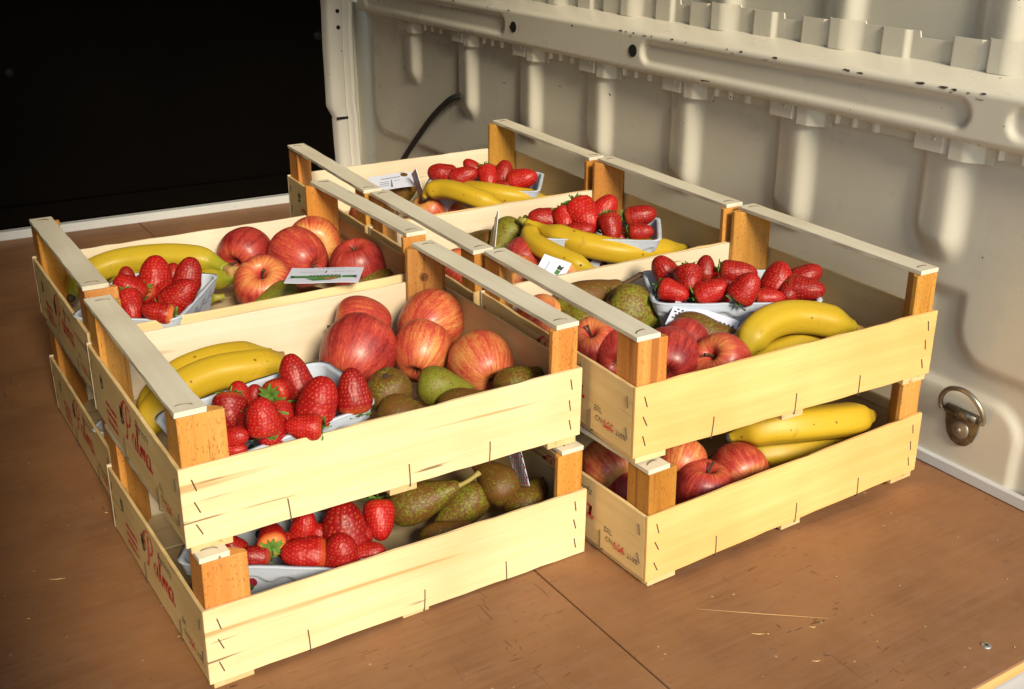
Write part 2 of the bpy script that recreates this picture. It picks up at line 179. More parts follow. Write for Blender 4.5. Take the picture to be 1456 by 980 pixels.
# ------------------------------------------------------------------ node helpers
class NT:
    def __init__(s, name, rough=.6, spec=.5):
        s.m = bpy.data.materials.new(name); s.m.use_nodes = True; s.t = s.m.node_tree
        s.b = s.t.nodes['Principled BSDF']; s.b.inputs['Roughness'].default_value = rough
        s.b.inputs['Specular IOR Level'].default_value = spec
        s._tc = None
    def n(s, typ, **kw):
        nd = s.t.nodes.new('ShaderNode'+typ)
        for k, v in kw.items():
            if k.startswith('i_'):
                key = k[2:]; key = int(key) if key.isdigit() else key.replace('_', ' ')
                s.put(nd.inputs[key], v)
            else: setattr(nd, k, v)
        return nd
    def put(s, inp, v):
        if isinstance(v, bpy.types.NodeSocket): s.t.links.new(v, inp)
        elif isinstance(v, bpy.types.Node): s.t.links.new(v.outputs[0], inp)
        else: inp.default_value = v
    def obj(s): 
        if not s._tc: s._tc = s.n('TexCoord')
        return s._tc.outputs['Object']
    def rnd(s): return s.n('ObjectInfo').outputs['Random']
    def math(s, op, a, b=0.0, c=0.0):
        nd = s.t.nodes.new('ShaderNodeMath'); nd.operation = op
        s.put(nd.inputs[0], a); s.put(nd.inputs[1], b); s.put(nd.inputs[2], c); return nd.outputs[0]
    def vscale(s, v, sc, off=None):
        mp = s.n('Mapping'); s.put(mp.inputs[0], v); mp.inputs['Scale'].default_value = sc
        if off is not None:
            cx = s.n('CombineXYZ'); 
            for i in range(3): s.put(cx.inputs[i], off)
            s.put(mp.inputs['Location'], cx.outputs[0])
        return mp.outputs[0]
    def noise(s, v, scale, detail=3, rough=.5, dist=0):
        nd = s.n('TexNoise', i_Vector=v, i_Scale=scale, i_Detail=detail, i_Roughness=rough, i_Distortion=dist); return nd.outputs['Fac']
    def ramp(s, f, stops, interp='LINEAR'):
        nd = s.n('ValToRGB'); s.put(nd.inputs[0], f); cr = nd.color_ramp; cr.interpolation = interp
        while len(cr.elements) < len(stops): cr.elements.new(.5)
        for e, (p, c) in zip(cr.elements, stops):
            e.position = p; e.color = (c[0], c[1], c[2], 1) if not isinstance(c, (int, float)) else (c, c, c, 1)
        return nd.outputs[0]
    def mix(s, f, a, b, blend='MIX'):
        nd = s.n('Mix', data_type='RGBA', blend_type=blend); s.put(nd.inputs['Factor'], f)
        for k, v in (('A', a), ('B', b)):
            i = [x for x in nd.inputs if x.name == k and x.type == 'RGBA'][0]
            s.put(i, (*v, 1) if isinstance(v, tuple) and len(v) == 3 else v)
        return [o for o in nd.outputs if o.type == 'RGBA'][0]
    def bump(s, h, strength=.3, dist=.001):
        bp = s.n('Bump', i_Strength=strength, i_Distance=dist, i_Height=h); s.t.links.new(bp.outputs[0], s.b.inputs['Normal'])
    def col(s, c): s.put(s.b.inputs['Base Color'], (*c, 1) if isinstance(c, tuple) and len(c) == 3 else c)
    def sep(s, v): 
        nd = s.n('SeparateXYZ'); s.put(nd.inputs[0], v); return nd.outputs

def simple(name, c, rough=.6, metal=0, spec=.5):
    k = NT(name, rough, spec); k.col(c); k.b.inputs['Metallic'].default_value = metal; return k.m

def wood(name, light, dark, streak, axis=0, rough=.6, fine=1.0, knots=False, streak_lo=.66, speck=False):
    k = NT(name, rough, .25); v = k.obj(); rn = k.math('MULTIPLY', k.rnd(), 7.0)
    st = [55, 55, 55]; st[axis] = 2.2
    vs = k.vscale(v, st, rn)
    a = k.noise(vs, 1.0, 4, .6, .5)
    st2 = [420*fine]*3; st2[axis] = 14
    b = k.noise(k.vscale(v, st2, rn), 1.0, 3, .6)
    c = k.noise(k.vscale(v, [7, 7, 7], rn), 1.0, 2)
    base = k.mix(k.ramp(a, [(.3, 0), (.72, 1)]), light, dark)
    base = k.mix(k.math('MULTIPLY', k.ramp(b, [(.38, 1), (.58, 0)]), .30), base, dark)
    base = k.mix(k.ramp(c, [(.35, 0), (.75, .42)]), base, streak)
    if speck: base = k.mix(k.ramp(k.noise(k.vscale(v, [700, 700, 260], rn), 1, 2, .5), [(.58, 0), (.70, .75)]), base, streak)
    cr_ = [210]*3; cr_[axis] = 9.0
    base = k.mix(k.ramp(k.noise(k.vscale(v, cr_, rn), 1, 2, .4), [(.735, 0), (.77, .8)]), base, (.10, .05, .02))
    # long thin grain cracks and brown streaks
    st3 = [95, 95, 95]; st3[axis] = 3.0
    d = k.noise(k.vscale(v, st3, rn), 1.0, 2, .4, .3)
    base = k.mix(k.ramp(d, [(streak_lo, 0), (streak_lo+.06, .75)]), base, streak)
    if knots:
        vo = k.n('TexVoronoi', i_Scale=11.0); k.put(vo.inputs['Vector'], k.vscale(v, [1.6, 1.6, .9], rn))
        kf = k.ramp(vo.outputs['Distance'], [(.05, .9), (.13, 0)])
        base = k.mix(kf, base, (.06, .018, .006))
    tint = k.n('ObjectInfo').outputs['Color']
    base = k.mix(1.0, base, tint, 'MULTIPLY')
    k.col(base)
    h = k.math('ADD', k.math('MULTIPLY', b, .6), a); k.bump(h, .35, .0006)
    return k.m

M_POP = wood('poplar_board', (.77, .63, .39), (.66, .49, .25), (.42, .25, .09), 0, .62, streak_lo=.70)
M_POPY = wood('poplar_side_board', (.78, .60, .32), (.66, .48, .22), (.36, .21, .08), 1, .65, streak_lo=.68)
M_POPIN = wood('poplar_pale_board', (.72, .65, .52), (.63, .55, .41), (.46, .32, .16), 0, .62, streak_lo=.72)
M_RAIL = wood('weathered_rail_wood', (.74, .71, .60), (.62, .58, .47), (.36, .28, .17), 1, .7, streak_lo=.70)
M_POST = wood('pine_post_wood', (.68, .37, .10), (.50, .21, .035), (.26, .09, .02), 2, .6, knots=True, speck=True)
M_KNOT2 = simple('knot_rim', (.34, .13, .03), .7)
k = NT('knot_wood', .7, .2); v = k.obj(); k.col(k.mix(k.ramp(k.noise(v, 500, 3, .6), [(.4, 0), (.6, 1)]), (.05, .022, .012), (.20, .08, .03))); M_KNOT = k.m
M_POPX = wood('shade_toned_base_board', (.56, .46, .30), (.46, .36, .21), (.30, .19, .08), 0, .7)  # darkened poplar: the shade inside the crates is put into the colour
M_FOOT = wood('pale_foot_wood', (.72, .55, .30), (.60, .42, .20), (.35, .2, .07), 1, .65)
M_WIRE = simple('steel_staple_wire', (.13, .10, .07), .5, .4)
def ink(name, c):
    k = NT(name, .65, .2); v = k.obj(); g = k.ramp(k.noise(k.vscale(v, [300, 60, 500], k.rnd()), 1, 3, .6), [(.48, 0), (.66, .8)])
    k.col(k.mix(g, c, (.66, .50, .30))); return k.m
M_RED = ink('red_ink', (.56, .035, .03)); M_GREEN = ink('dark_green_ink', (.015, .10, .06)); M_BLACK = ink('black_ink', (.03, .03, .03))

def paint(name, base, rough=.35, chips=True, sc=1.0):
    k = NT(name, rough, .5); v = k.obj()
    n1 = k.noise(v, 3.0, 3); c = k.mix(k.ramp(n1, [(.3, 0), (.7, 1)]), base, tuple(x*.86 for x in base))
    if chips:
        vo = k.n('TexVoronoi', i_Scale=26*sc, i_Randomness=1.0); k.put(vo.inputs['Vector'], k.vscale(v, [1, 1, 1.6]))
        sz = k.math('MULTIPLY', k.noise(v, 9.0, 2), .22)
        f1 = k.math('LESS_THAN', k.math('ADD', vo.outputs['Distance'], k.math('MULTIPLY', k.noise(v, 260, 2), .16)), k.math('SUBTRACT', sz, -.02))
        pick = k.math('GREATER_THAN', k.sep(vo.outputs['Color'])[0], .80)
        f = k.math('MULTIPLY', f1, pick)
        scr = k.noise(k.vscale(v, [300, 22, 160]), 1, 2, .5)
        f2 = k.math('MULTIPLY', k.math('GREATER_THAN', scr, .745), k.math('GREATER_THAN', k.noise(v, 7, 2), .55))
        c = k.mix(k.math('MAXIMUM', f, f2), c, (.035, .028, .022))
    k.col(c); k.bump(k.noise(v, 60, 2), .08, .002)
    k.put(k.b.inputs['Roughness'], k.math('MULTIPLY_ADD', k.noise(v, 20, 3), .25, rough-.1))
    return k.m
M_VAN = paint('beige_van_paint', (.67, .635, .54), .28)
M_VANW = paint('pale_van_paint', (.62, .60, .55), .42, True, 1.5)
M_STRIP = paint('pale_sealing_strip', (.60, .62, .64), .5, True, 2)
M_BULK = None
k = NT('black_bulkhead_paint', .5, .03); v = k.obj(); k.col(k.mix(k.noise(v, 4, 4), (.0012, .0010, .0008), (.0035, .0022, .0014))); k.bump(k.noise(v, 90, 3), .1, .001); M_BULK = k.m
k = NT('brown_plywood_film', .5, .35); v = k.obj()
a = k.noise(v, 6, 5, .6); b = k.noise(k.vscale(v, [9, 150, 60]), 1, 4, .7); c = k.noise(v, 40, 4, .7)
cc_ = k.mix(k.ramp(a, [(.35, 0), (.65, 1)]), (.29, .138, .058), (.19, .088, .040))
cc_ = k.mix(k.ramp(b, [(.4, 0), (.75, .55)]), cc_, (.28, .15, .085))
cc_ = k.mix(k.ramp(c, [(.55, 0), (.85, .3)]), cc_, (.29, .20, .14))
s1 = k.noise(k.vscale(v, [26, 150, 1]), 1, 3, .5, 2.0); s2 = k.noise(k.vscale(v, [170, 20, 1], 3.0), 1, 3, .5, 1.5)
sf = k.math('MAXIMUM', k.ramp(s1, [(.655, 0), (.70, .8)]), k.ramp(s2, [(.67, 0), (.715, .7)]))
cc_ = k.mix(k.math('MULTIPLY', sf, k.ramp(k.noise(v, 5, 2), [(.45, 0), (.6, 1)])), cc_, (.07, .032, .018))
vo = k.n('TexVoronoi', i_Scale=70.0); k.put(vo.inputs['Vector'], v)
sp = k.math('MULTIPLY', k.math('LESS_THAN', vo.outputs['Distance'], .10), k.math('GREATER_THAN', k.sep(vo.outputs['Color'])[1], .86))
cc_ = k.mix(sp, cc_, (.34, .26, .17))
k.col(cc_); k.put(k.b.inputs['Roughness'], k.math('MULTIPLY_ADD', c, .35, .38)); k.bump(k.math('ADD', b, c), .18, .0008); M_FLOOR = k.m
M_PLYEDGE = wood('raw_plywood_edge', (.62, .40, .16), (.42, .24, .08), (.2, .1, .03), 0, .8)
k = NT('outside_ground', .9, .2); v = k.obj(); k.col(k.mix(k.noise(v, 3, 5, .6), (.44, .38, .29), (.35, .30, .22))); M_GROUND = k.m
M_RUBBER = simple('black_rubber', (.012, .012, .012), .5); M_HOLE = simple('dark_hollow', (.004, .004, .004), .9)
k = NT('worn_brass_steel', .38, .5); v = k.obj(); k.b.inputs['Metallic'].default_value = .85
k.col(k.mix(k.ramp(k.noise(v, 120, 4, .7), [(.4, 0), (.65, 1)]), (.26, .23, .18), (.10, .085, .065))); k.bump(k.noise(v, 200, 3), .3, .0006); M_DRING = k.m
M_SILVER = simple('zinc_steel', (.55, .55, .55), .35, .9)

# fruit skins
k = NT('apple_skin', .30, .5); v = k.obj(); x, y, z = k.sep(v)[0:3]
rho = k.math('ADD', k.math('SQRT', k.math('ADD', k.math('MULTIPLY', x, x), k.math('MULTIPLY', y, y))), .02)
cx = k.n('CombineXYZ'); k.put(cx.inputs[0], k.math('DIVIDE', x, rho)); k.put(cx.inputs[1], k.math('DIVIDE', y, rho)); k.put(cx.inputs[2], k.math('MULTIPLY', z, .10))
rn = k.math('MULTIPLY', k.rnd(), 20)
st = k.noise(k.vscale(cx.outputs[0], [1, 1, 1], rn), 9, 4, .65); st2 = k.noise(k.vscale(cx.outputs[0], [1, 1, 4], rn), 26, 3, .6)
bl = k.noise(k.vscale(v, [1, 1, 1], rn), 1.3, 2)
oc = k.n('ObjectInfo'); red = k.sep(oc.outputs['Color'])[0]
f = k.math('ADD', k.math('MULTIPLY_ADD', st, 1.0, k.math('MULTIPLY', st2, .85)), k.math('MULTIPLY', bl, .65))
f = k.math('ADD', f, k.math('MULTIPLY_ADD', red, .70, -1.14))
f = k.math('SUBTRACT', f, k.ramp(z, [(.62, 0), (.95, .35)]))
c = k.ramp(f, [(.10, (.58, .31, .09)), (.32, (.55, .17, .055)), (.56, (.45, .050, .034)), (.98, (.18, .007, .011))])
vo = k.n('TexVoronoi', i_Scale=14.0); k.put(vo.inputs['Vector'], v)
c = k.mix(k.math('MULTIPLY', k.math('LESS_THAN', vo.outputs['Distance'], .10), .45), c, (.70, .45, .25))
k.col(c); k.b.inputs['Coat Weight'].default_value = .15; k.b.inputs['Coat Roughness'].default_value = .25
k.put(k.b.inputs['Roughness'], k.math('MULTIPLY_ADD', st2, .25, .31)); k.bump(st2, .06, .02); M_APPLE = k.m
k = NT('pear_skin', .55, .4); v = k.obj(); rn = k.math('MULTIPLY', k.rnd(), 9); vv = k.vscale(v, [1, 1, 1], rn)
sp = k.noise(vv, 10, 5, .80); bl = k.noise(vv, 1.6, 3); oc = k.n('ObjectInfo'); tn = k.sep(oc.outputs['Color'])[0]
g = k.mix(bl, (.16, .19, .016), (.22, .20, .022)); br = k.mix(bl, (.085, .034, .007), (.17, .075, .014))
f = k.math('ADD', k.math('MULTIPLY', sp, 1.5), k.math('ADD', k.math('MULTIPLY', bl, .4), k.math('MULTIPLY_ADD', tn, -.36, -.44)))
c = k.mix(k.ramp(f, [(.30, 0), (.38, 1)]), g, br)
vo = k.n('TexVoronoi', i_Scale=30.0); k.put(vo.inputs['Vector'], vv)
c = k.mix(k.math('MULTIPLY', k.ramp(vo.outputs['Distance'], [(.08, 1), (.2, 0)]), .35), c, (.08, .04, .012))
k.col(c); k.put(k.b.inputs['Roughness'], k.math('MULTIPLY_ADD', sp, .3, .32)); k.bump(sp, .16, .03); M_PEAR = k.m
k = NT('banana_skin', .45, .4); v = k.obj(); at_ = k.n('Attribute', attribute_name='along'); t = at_.outputs['Fac']
oc = k.n('ObjectInfo'); gr = k.sep(oc.outputs['Color'])[0]
ends = k.math('ADD', k.ramp(t, [(.0, .9), (.22, 0)]), k.ramp(t, [(.8, 0), (1, .8)]))
n0 = k.noise(v, 30, 4, .6)
f = k.math('ADD', k.math('MULTIPLY', ends, k.math('MULTIPLY_ADD', gr, .9, .15)), k.math('MULTIPLY', gr, k.math('MULTIPLY_ADD', n0, .8, .0)))
c = k.mix(k.ramp(f, [(.05, 0), (.8, 1)]), (.50, .33, .018), (.22, .26, .022))
c = k.mix(k.ramp(n0, [(.5, 0), (.85, .4)]), c, (.60, .34, .02))
vo = k.n('TexVoronoi', i_Scale=75.0); k.put(vo.inputs['Vector'], k.vscale(v, [1, 1, 1], k.rnd()))
fl = k.math('MULTIPLY', k.math('LESS_THAN', k.math('ADD', vo.outputs['Distance'], k.math('MULTIPLY', k.noise(v, 400, 2), .2)), .22), k.math('GREATER_THAN', k.sep(vo.outputs['Color'])[0], .55))
c = k.mix(k.math('MULTIPLY', k.ramp(k.noise(k.vscale(v, [60, 60, 60]), 1, 4, .7, 1.5), [(.60, 0), (.72, .45)]), 1.0), c, (.22, .11, .02))
c = k.mix(k.math('MULTIPLY', fl, .75), c, (.12, .05, .012))
k.col(c); k.bump(n0, .1, .002); M_BANANA = k.m
M_BSTEM = simple('banana_stem_green', (.30, .27, .04), .6); M_BTIP = simple('banana_tip_dark', (.05, .03, .015), .8)
k = NT('dry_banana_crown', .8, .2); v = k.obj(); k.col(k.mix(k.noise(v, 160, 4), (.55, .34, .12), (.20, .10, .03))); k.bump(k.noise(v, 220, 3), .6, .002); M_BCROWN = k.m
k = NT('strawberry_skin', .42, .35); v = k.obj(); sa = k.n('Attribute', attribute_name='seed').outputs['Fac']; z = k.sep(v)[2]
n0 = k.math('MULTIPLY_ADD', k.rnd(), .7, k.math('SUBTRACT', k.noise(k.vscale(v, [1, 1, 1], k.rnd()), 2.5, 3), .35)); oc = k.n('ObjectInfo'); pale = k.sep(oc.outputs['Color'])[0]
c = k.mix(n0, (.41, .007, .007), (.19, .003, .005))
c = k.mix(k.math('MULTIPLY', k.ramp(z, [(.55, 0), (.98, 1)]), k.math('MULTIPLY_ADD', pale, .9, .12)), c, (.72, .22, .05))
c = k.mix(k.math('MULTIPLY', sa, .55), c, (.60, .22, .07)); k.col(c); k.b.inputs['Coat Weight'].default_value = .0; k.b.inputs['Coat Roughness'].default_value = .12
k.b.inputs['Subsurface Weight'].default_value = 0; M_BERRY = k.m
k = NT('strawberry_leaf', .5, .4); v = k.obj(); k.col(k.mix(k.noise(v, 6, 2), (.06, .16, .02), (.16, .27, .05))); M_LEAF = k.m
M_STEM = simple('brown_fruit_stem', (.07, .035, .015), .7); M_PSTEM = simple('pale_pear_stem', (.30, .24, .06), .6)
# pulp punnet: pale body, berries printed on the lower wall
k = NT('punnet_card', .75, .2); v = k.obj(); z = k.sep(v)[2]
base = k.mix(k.noise(v, 90, 3), (.50, .56, .66), (.42, .47, .57))
vo = k.n('TexVoronoi', i_Scale=48.0); k.put(vo.inputs['Vector'], v)
pc = k.ramp(k.sep(vo.outputs['Color'])[0], [(0, (.22, .012, .03)), (.35, (.03, .04, .16)), (.6, (.05, .012, .03)), (.85, (.03, .12, .05))], 'CONSTANT')
pm = k.math('MULTIPLY', k.math('LESS_THAN', vo.outputs['Distance'], .42), k.math('LESS_THAN', k.math('ADD', z, k.math('MULTIPLY', k.noise(v, 25, 1), .02)), .052))
k.col(k.mix(pm, base, pc)); k.bump(k.noise(v, 160, 3), .25, .0008); M_PUNNET = k.m
M_CARD = simple('white_card', (.64, .68, .84), .45)
M_CARDINK = simple('grey_card_print', (.16, .16, .22), .6); M_CARDGREEN = simple('green_card_print', (.06, .20, .04), .6); M_CARDORANGE = simple('orange_card_print', (.45, .12, .03), .6); M_CARDDARK = simple('dark_card_print', (.03, .05, .03), .6)

# ------------------------------------------------------------------ object helpers
def tag(o, label=None, cat=None, group=None, kind=None):
    for k_, v_ in (('label', label), ('category', cat), ('group', group), ('kind', kind)):
        if v_: o[k_] = v_
    return o
def empty(name, mw=None):
    o = bpy.data.objects.new(name, None); o.empty_display_size = .02; COL.objects.link(o)
    if mw is not None: o.matrix_world = mw
    return o
def mobj(name, me, parent=None, mw=None):
    o = bpy.data.objects.new(name, me); COL.objects.link(o)
    if parent is not None: o.parent = parent
    if mw is not None:
        if parent is None: o.matrix_world = mw
        else: o.matrix_local = mw
    return o
def mesh(name, vs, fs, m, smooth=False):
    me = bpy.data.meshes.new(name); me.from_pydata([tuple(v) for v in vs], [], fs); me.update()
    if m is not None: me.materials.append(m)
    if smooth: me.polygons.foreach_set('use_smooth', [True]*len(me.polygons))
    return me
def bm_mesh(name, bm, m, smooth=False):
    me = bpy.data.meshes.new(name); bmesh.ops.recalc_face_normals(bm, faces=bm.faces); bm.to_mesh(me); bm.free()
    if m is not None: me.materials.append(m)
    if smooth: me.polygons.foreach_set('use_smooth', [True]*len(me.polygons))
    return me
def bevel(bm, w, seg=1):
    bmesh.ops.bevel(bm, geom=[e for e in bm.edges if len(e.link_faces) == 2 and e.calc_face_angle(0) > .5], offset=w, segments=seg, affect='EDGES', profile=.6)
def board(x0, x1, y0, y1, z0, z1, axis, seed, wob=.0006, bev=.0005, n=22, bow=.0):
    """a sawn board: a box cut along its length, edges a little uneven"""
    rng = random.Random(seed); bm = bmesh.new()
    lo, hi = [x0, y0, z0], [x1, y1, z1]
    oth = [i for i in range(3) if i != axis]
    rings = []
    for i in range(n+1):
        t = i/n; ring = []
        b = bow*4*t*(1-t)
        for a, c in ((0, 0), (1, 0), (1, 1), (0, 1)):
            p = [0, 0, 0]; p[axis] = lo[axis]+(hi[axis]-lo[axis])*t
            p[oth[0]] = (lo, hi)[a][oth[0]]; p[oth[1]] = (lo, hi)[c][oth[1]]
            nz = noise.noise(Vector((p[axis]*38, seed*3.1+a*7+c*13, 0)))+.6*noise.noise(Vector((p[axis]*160, seed*5.7+a*3+c*11, 2)))
            big = oth[0] if (hi[oth[0]]-lo[oth[0]]) > (hi[oth[1]]-lo[oth[1]]) else oth[1]
            thin = oth[0] if big == oth[1] else oth[1]
            p[big] += nz*wob*1.3; p[thin] += b + .35*wob*noise.noise(Vector((p[axis]*12, seed, a*.3+c*.3)))
            ring.append(bm.verts.new(p))
        rings.append(ring)
    for r0, r1 in zip(rings, rings[1:]):
        for j in range(4): bm.faces.new((r0[j], r0[(j+1) % 4], r1[(j+1) % 4], r1[j]))
    bm.faces.new(rings[0][::-1]); bm.faces.new(rings[-1])
    bmesh.ops.recalc_face_normals(bm, faces=bm.faces)
    if bev: bevel(bm, bev)
    return bm
def catmull(P, per=6, closed=False):
    P = [Vector(p) for p in P]; out = []
    n = len(P)
    for i in range(n-1 if not closed else n):
        a = P[(i-1) % n] if (closed or i > 0) else P[0]*2-P[1]; b = P[i]; c = P[(i+1) % n]; d = P[(i+2) % n] if (closed or i+2 < n) else P[-1]*2-P[-2]
        for j in range(per):
            t = j/per
            out.append(.5*((2*b)+(c-a)*t+(2*a-5*b+4*c-d)*t*t+(3*b-a-3*c+d)*t**3))
    if not closed: out.append(P[-1])
    return out
def tube(pts, rads, nseg=8, cap=True, shape=None):
    """verts, faces of a tube along pts"""
    vs, fs = [], []; pts = [Vector(p) for p in pts]
    T0 = (pts[1]-pts[0]).normalized(); N = T0.orthogonal().normalized()
    for i, p in enumerate(pts):
        T = (pts[min(i+1, len(pts)-1)]-pts[max(i-1, 0)]).normalized()
        N = (N-T*N.dot(T)).normalized(); B = T.cross(N)
        for j in range(nseg):
            a = 2*math.pi*j/nseg; k_ = shape(a) if shape else 1
            vs.append(p+(N*math.cos(a)+B*math.sin(a))*rads[i]*k_)
    for i in range(len(pts)-1):
        for j in range(nseg):
            fs.append((i*nseg+j, i*nseg+(j+1) % nseg, (i+1)*nseg+(j+1) % nseg, (i+1)*nseg+j))
    if cap:
        fs.append(tuple(range(nseg))[::-1]); fs.append(tuple((len(pts)-1)*nseg+j for j in range(nseg)))
    return vs, fs

# ------------------------------------------------------------------ van: floor, walls, bulkhead, roof, ground outside
XW = .870
def sstep(a, b, x):
    t = max(0, min(1, (x-a)/(b-a))); return t*t*(3-2*t)
RIB_Y = [1.26, 1.04, .829, .633, .429, .215, -.011, -.235, -.46]
def rib_h(y, z, zb=.245, amp=.0125, ys=RIB_Y):
    h = 0
    for k_, yl in enumerate(ys):
        d = yl-y
        if -.02 < d < .11:
            zz = zb+(.018 if k_ == 0 else -.014 if k_ == 1 else -.019 if k_ < 6 else .003)
            e = .042
            # rounded foot
            dd = abs(d-.036)/.036; zc = zz+.02*dd**2.5
            h = max(h, sstep(-.003, .004, d)*(.55+.45*sstep(.0, .042, d))*(1-sstep(.043, .068, d))*sstep(zc-.012, zc+.022, z))
    return h*amp
def rrect(y, z, ya, yb, za, zb, r):
    """signed distance (inside positive) to a rounded rectangle"""
    cy, cz = (ya+yb)/2, (za+zb)/2; qy, qz = abs(y-cy)-(yb-ya)/2+r, abs(z-cz)-(zb-za)/2+r
    return -(math.hypot(max(qy, 0), max(qz, 0))+min(max(qy, qz), 0)-r)
def lower_h(y, z):
    h = rib_h(y, z)
    h += .007*sstep(-.006, .012, max(rrect(y, z, -.040, 1.425, .128, .9, .06), rrect(y, z, -1.6, -.080, .128, .9, .05), rrect(y, z, -1.6, 1.425, .205, .9, .06)))
    h += .006*sstep(-.004, .006, rrect(y, z, -.183, .60, -.3, .100, .04))
    h += .006*sstep(-.004, .006, rrect(y, z, -.9, -.215, -.3, .100, .04))
    return h
def heightwall(name, ys, zs, hf, x0, m, parent=None, lean=0):
    vs = [(x0-hf(y, z)+lean*z, y, z) for y in ys for z in zs]; nz = len(zs)
    fs = [(i*nz+j, i*nz+j+1, (i+1)*nz+j+1, (i+1)*nz+j) for i in range(len(ys)-1) for j in range(nz-1)]
    return mobj(name, mesh(name, vs, fs, m, True), parent)
def lin(a, b, n): return [a+(b-a)*i/n for i in range(n+1)]
wall = heightwall('van_side_wall', lin(-.445, 1.53, 400), lin(FLOOR-.03, .392, 96), lower_h, XW, M_VAN)
tag(wall, kind='structure')
# upper panel behind the beam
heightwall('upper_wall_panel', lin(-.445, 1.53, 360), lin(.43, .75, 30), lambda y, z: rib_h(y, z, -9, .012), .922, M_VAN, wall)
heightwall('top_wall_panel', lin(-.445, 1.53, 10), lin(.75, 1.26, 4), lambda y, z: 0, .922, M_VAN, wall)
# beam: a folded rail with pressed slots
BX = .840
prof = [(.866, .3765), (.856, .3790), (.846, .3820), (BX+.0015, .3850)] + [(BX, z) for z in lin(.3875, .4345, 17)] + [(BX+.0015, .4370), (BX+.004, .4385)] + [(BX+.004+.052*t, .4388+.012*t) for t in lin(.15, 1, 6)]
SLOTS = [(-.072, .478), (.852, 1.40), (-.62, -.122)]
def beam_h(y, z):
    h = 0
    for a, b in SLOTS: h = max(h, sstep(-.0035, .0035, rrect(y, z, a, b, .3965, .4265, .0149)))
    return h*.0055
ys = lin(-.445, 1.435, 520); npf = len(prof)
vs = [((x+beam_h(y, z) if abs(x-BX) < 1e-6 else x), y, z) for y in ys for x, z in prof]
fs = [(i*npf+j, i*npf+j+1, (i+1)*npf+j+1, (i+1)*npf+j) for i in range(len(ys)-1) for j in range(npf-1)]
beam = mobj('wall_beam', mesh('wall_beam', vs, fs, M_VAN, True), wall)
for hy, hz in ((.820, .4115), (.497, .411)):  # flat dark discs: the shade inside the holes is put into their colour
    bm = bmesh.new(); bmesh.ops.create_cone(bm, cap_ends=True, segments=28, radius1=.0088, radius2=.0088, depth=.0012); 
    o = mobj('dark_hole_disc', bm_mesh('dark_hole_disc', bm, M_HOLE), wall, Matrix.Translation((BX-.0004, hy, hz)) @ Matrix.Rotation(R_(90), 4, 'Y'))
if False: vs, fs = tube([(BX-.0004, -.140+.016*math.cos(a), .4105+.013*math.sin(a)) for a in [2*math.pi*i/28 for i in range(29)]], [.003]*29, 6)
rc = random.Random(4); vs, fs = [], []
for i in range(30):          # paint knocked off along the beam's upper edge
    y = rc.choice((rc.uniform(.20, .62), rc.uniform(-.12, .12), rc.uniform(-.2, 1.2))); l = rc.uniform(.002, .011); hh = rc.uniform(.0004, .0012); z = .4366-rc.uniform(0, .0012)-(rc.random() < .2)*rc.uniform(0, .006); b = len(vs)
    vs += [(BX+.0008, y, z-hh), (BX+.0008, y+l*.5, z-hh*1.4), (BX+.0010, y+l, z), (BX+.0020, y+l*.6, z+.0010), (BX+.0018, y+l*.2, z+.0009)]
    vs[b:] = [(x-.0012, y_, z_) for x, y_, z_ in vs[b:]]; fs.append((b, b+1, b+2, b+3, b+4))
o = mobj('paint_chips', mesh('paint_chips', vs, fs, simple('bare_rust', (.05, .035, .025), .7)), wall); o['kind'] = 'stuff'
# corrugated flanges below and above the beam
def flange(name, x0, ztop, zlow, prot, sgn):
    vs, fs = [], []; ys = lin(-.445, 1.43, 1000)
    for y in ys:
        x = x0-prot(y); a, b = ztop(y), zlow(y)
        for dx in (0, .0016): vs += [(x+dx, y, a), (x+dx, y, b)]
    for i in range(len(ys)-1):
        o = i*4; p = o+4
        fs += [(o, o+1, p+1, p), (o+2, p+2, p+3, o+3), (o+1, o+3, p+3, p+1), (o, p, p+2, o+2)]
    return mobj(name, mesh(name, vs, fs, M_VAN, False), wall)
def dper(y):
    return min((yl-y for yl in RIB_Y if -.03 < yl-y < .205), default=.15)
def lprot(y):
    d = dper(y); p = .004
    p = max(p, .0135*sstep(-.012, -.008, d)*(1-sstep(.030, .036, d)), .0155*sstep(.036, .040, d)*(1-sstep(.056, .088, d)))
    p = max(p, .009*sstep(.094, .096, d)*(1-sstep(.096, .104, d)), .008*sstep(.120, .122, d)*(1-sstep(.124, .132, d)), .008*sstep(.150, .152, d)*(1-sstep(.156, .166, d)))
    return p
def llow(y):
    d = dper(y)
    return .3640 if -.012 < d < .034 else .3605 if .036 <= d < .088 else .3690
flange('lower_flange', .8615, lambda y: .384, llow, lprot, 1)
def uprot(y):
    d = dper(y)
    return .003+max(.0055*sstep(-.014, -.006, d)*(1-sstep(.028, .038, d)), .009*sstep(.034, .042, d)*(1-sstep(.056, .090, d)), .0035*sstep(.115, .119, d)*(1-sstep(.150, .160, d)))
def utop(y):
    d = dper(y); return .482+(.003 if .036 < d < .09 else 0)-(.007 if .17 < d < .205 or d < -.012 else 0)
flange('upper_flange', .899, utop, lambda y: .4495, uprot, 1)
# rivets on the lower flange
bm = bmesh.new()
for yl in RIB_Y[:7]:
    for d in (.018, .145):
        mt = Matrix.Translation((.8615-lprot(yl-d)-.0004, yl-d, .3785)) @ Matrix.Rotation(R_(90), 4, 'Y')
        bmesh.ops.create_uvsphere(bm, u_segments=8, v_segments=5, radius=.0026, matrix=mt @ Matrix.Diagonal((1, 1, .35, 1)))
mobj('rivet_row', bm_mesh('rivet_row', bm, M_VAN, True), wall)['kind'] = 'stuff'
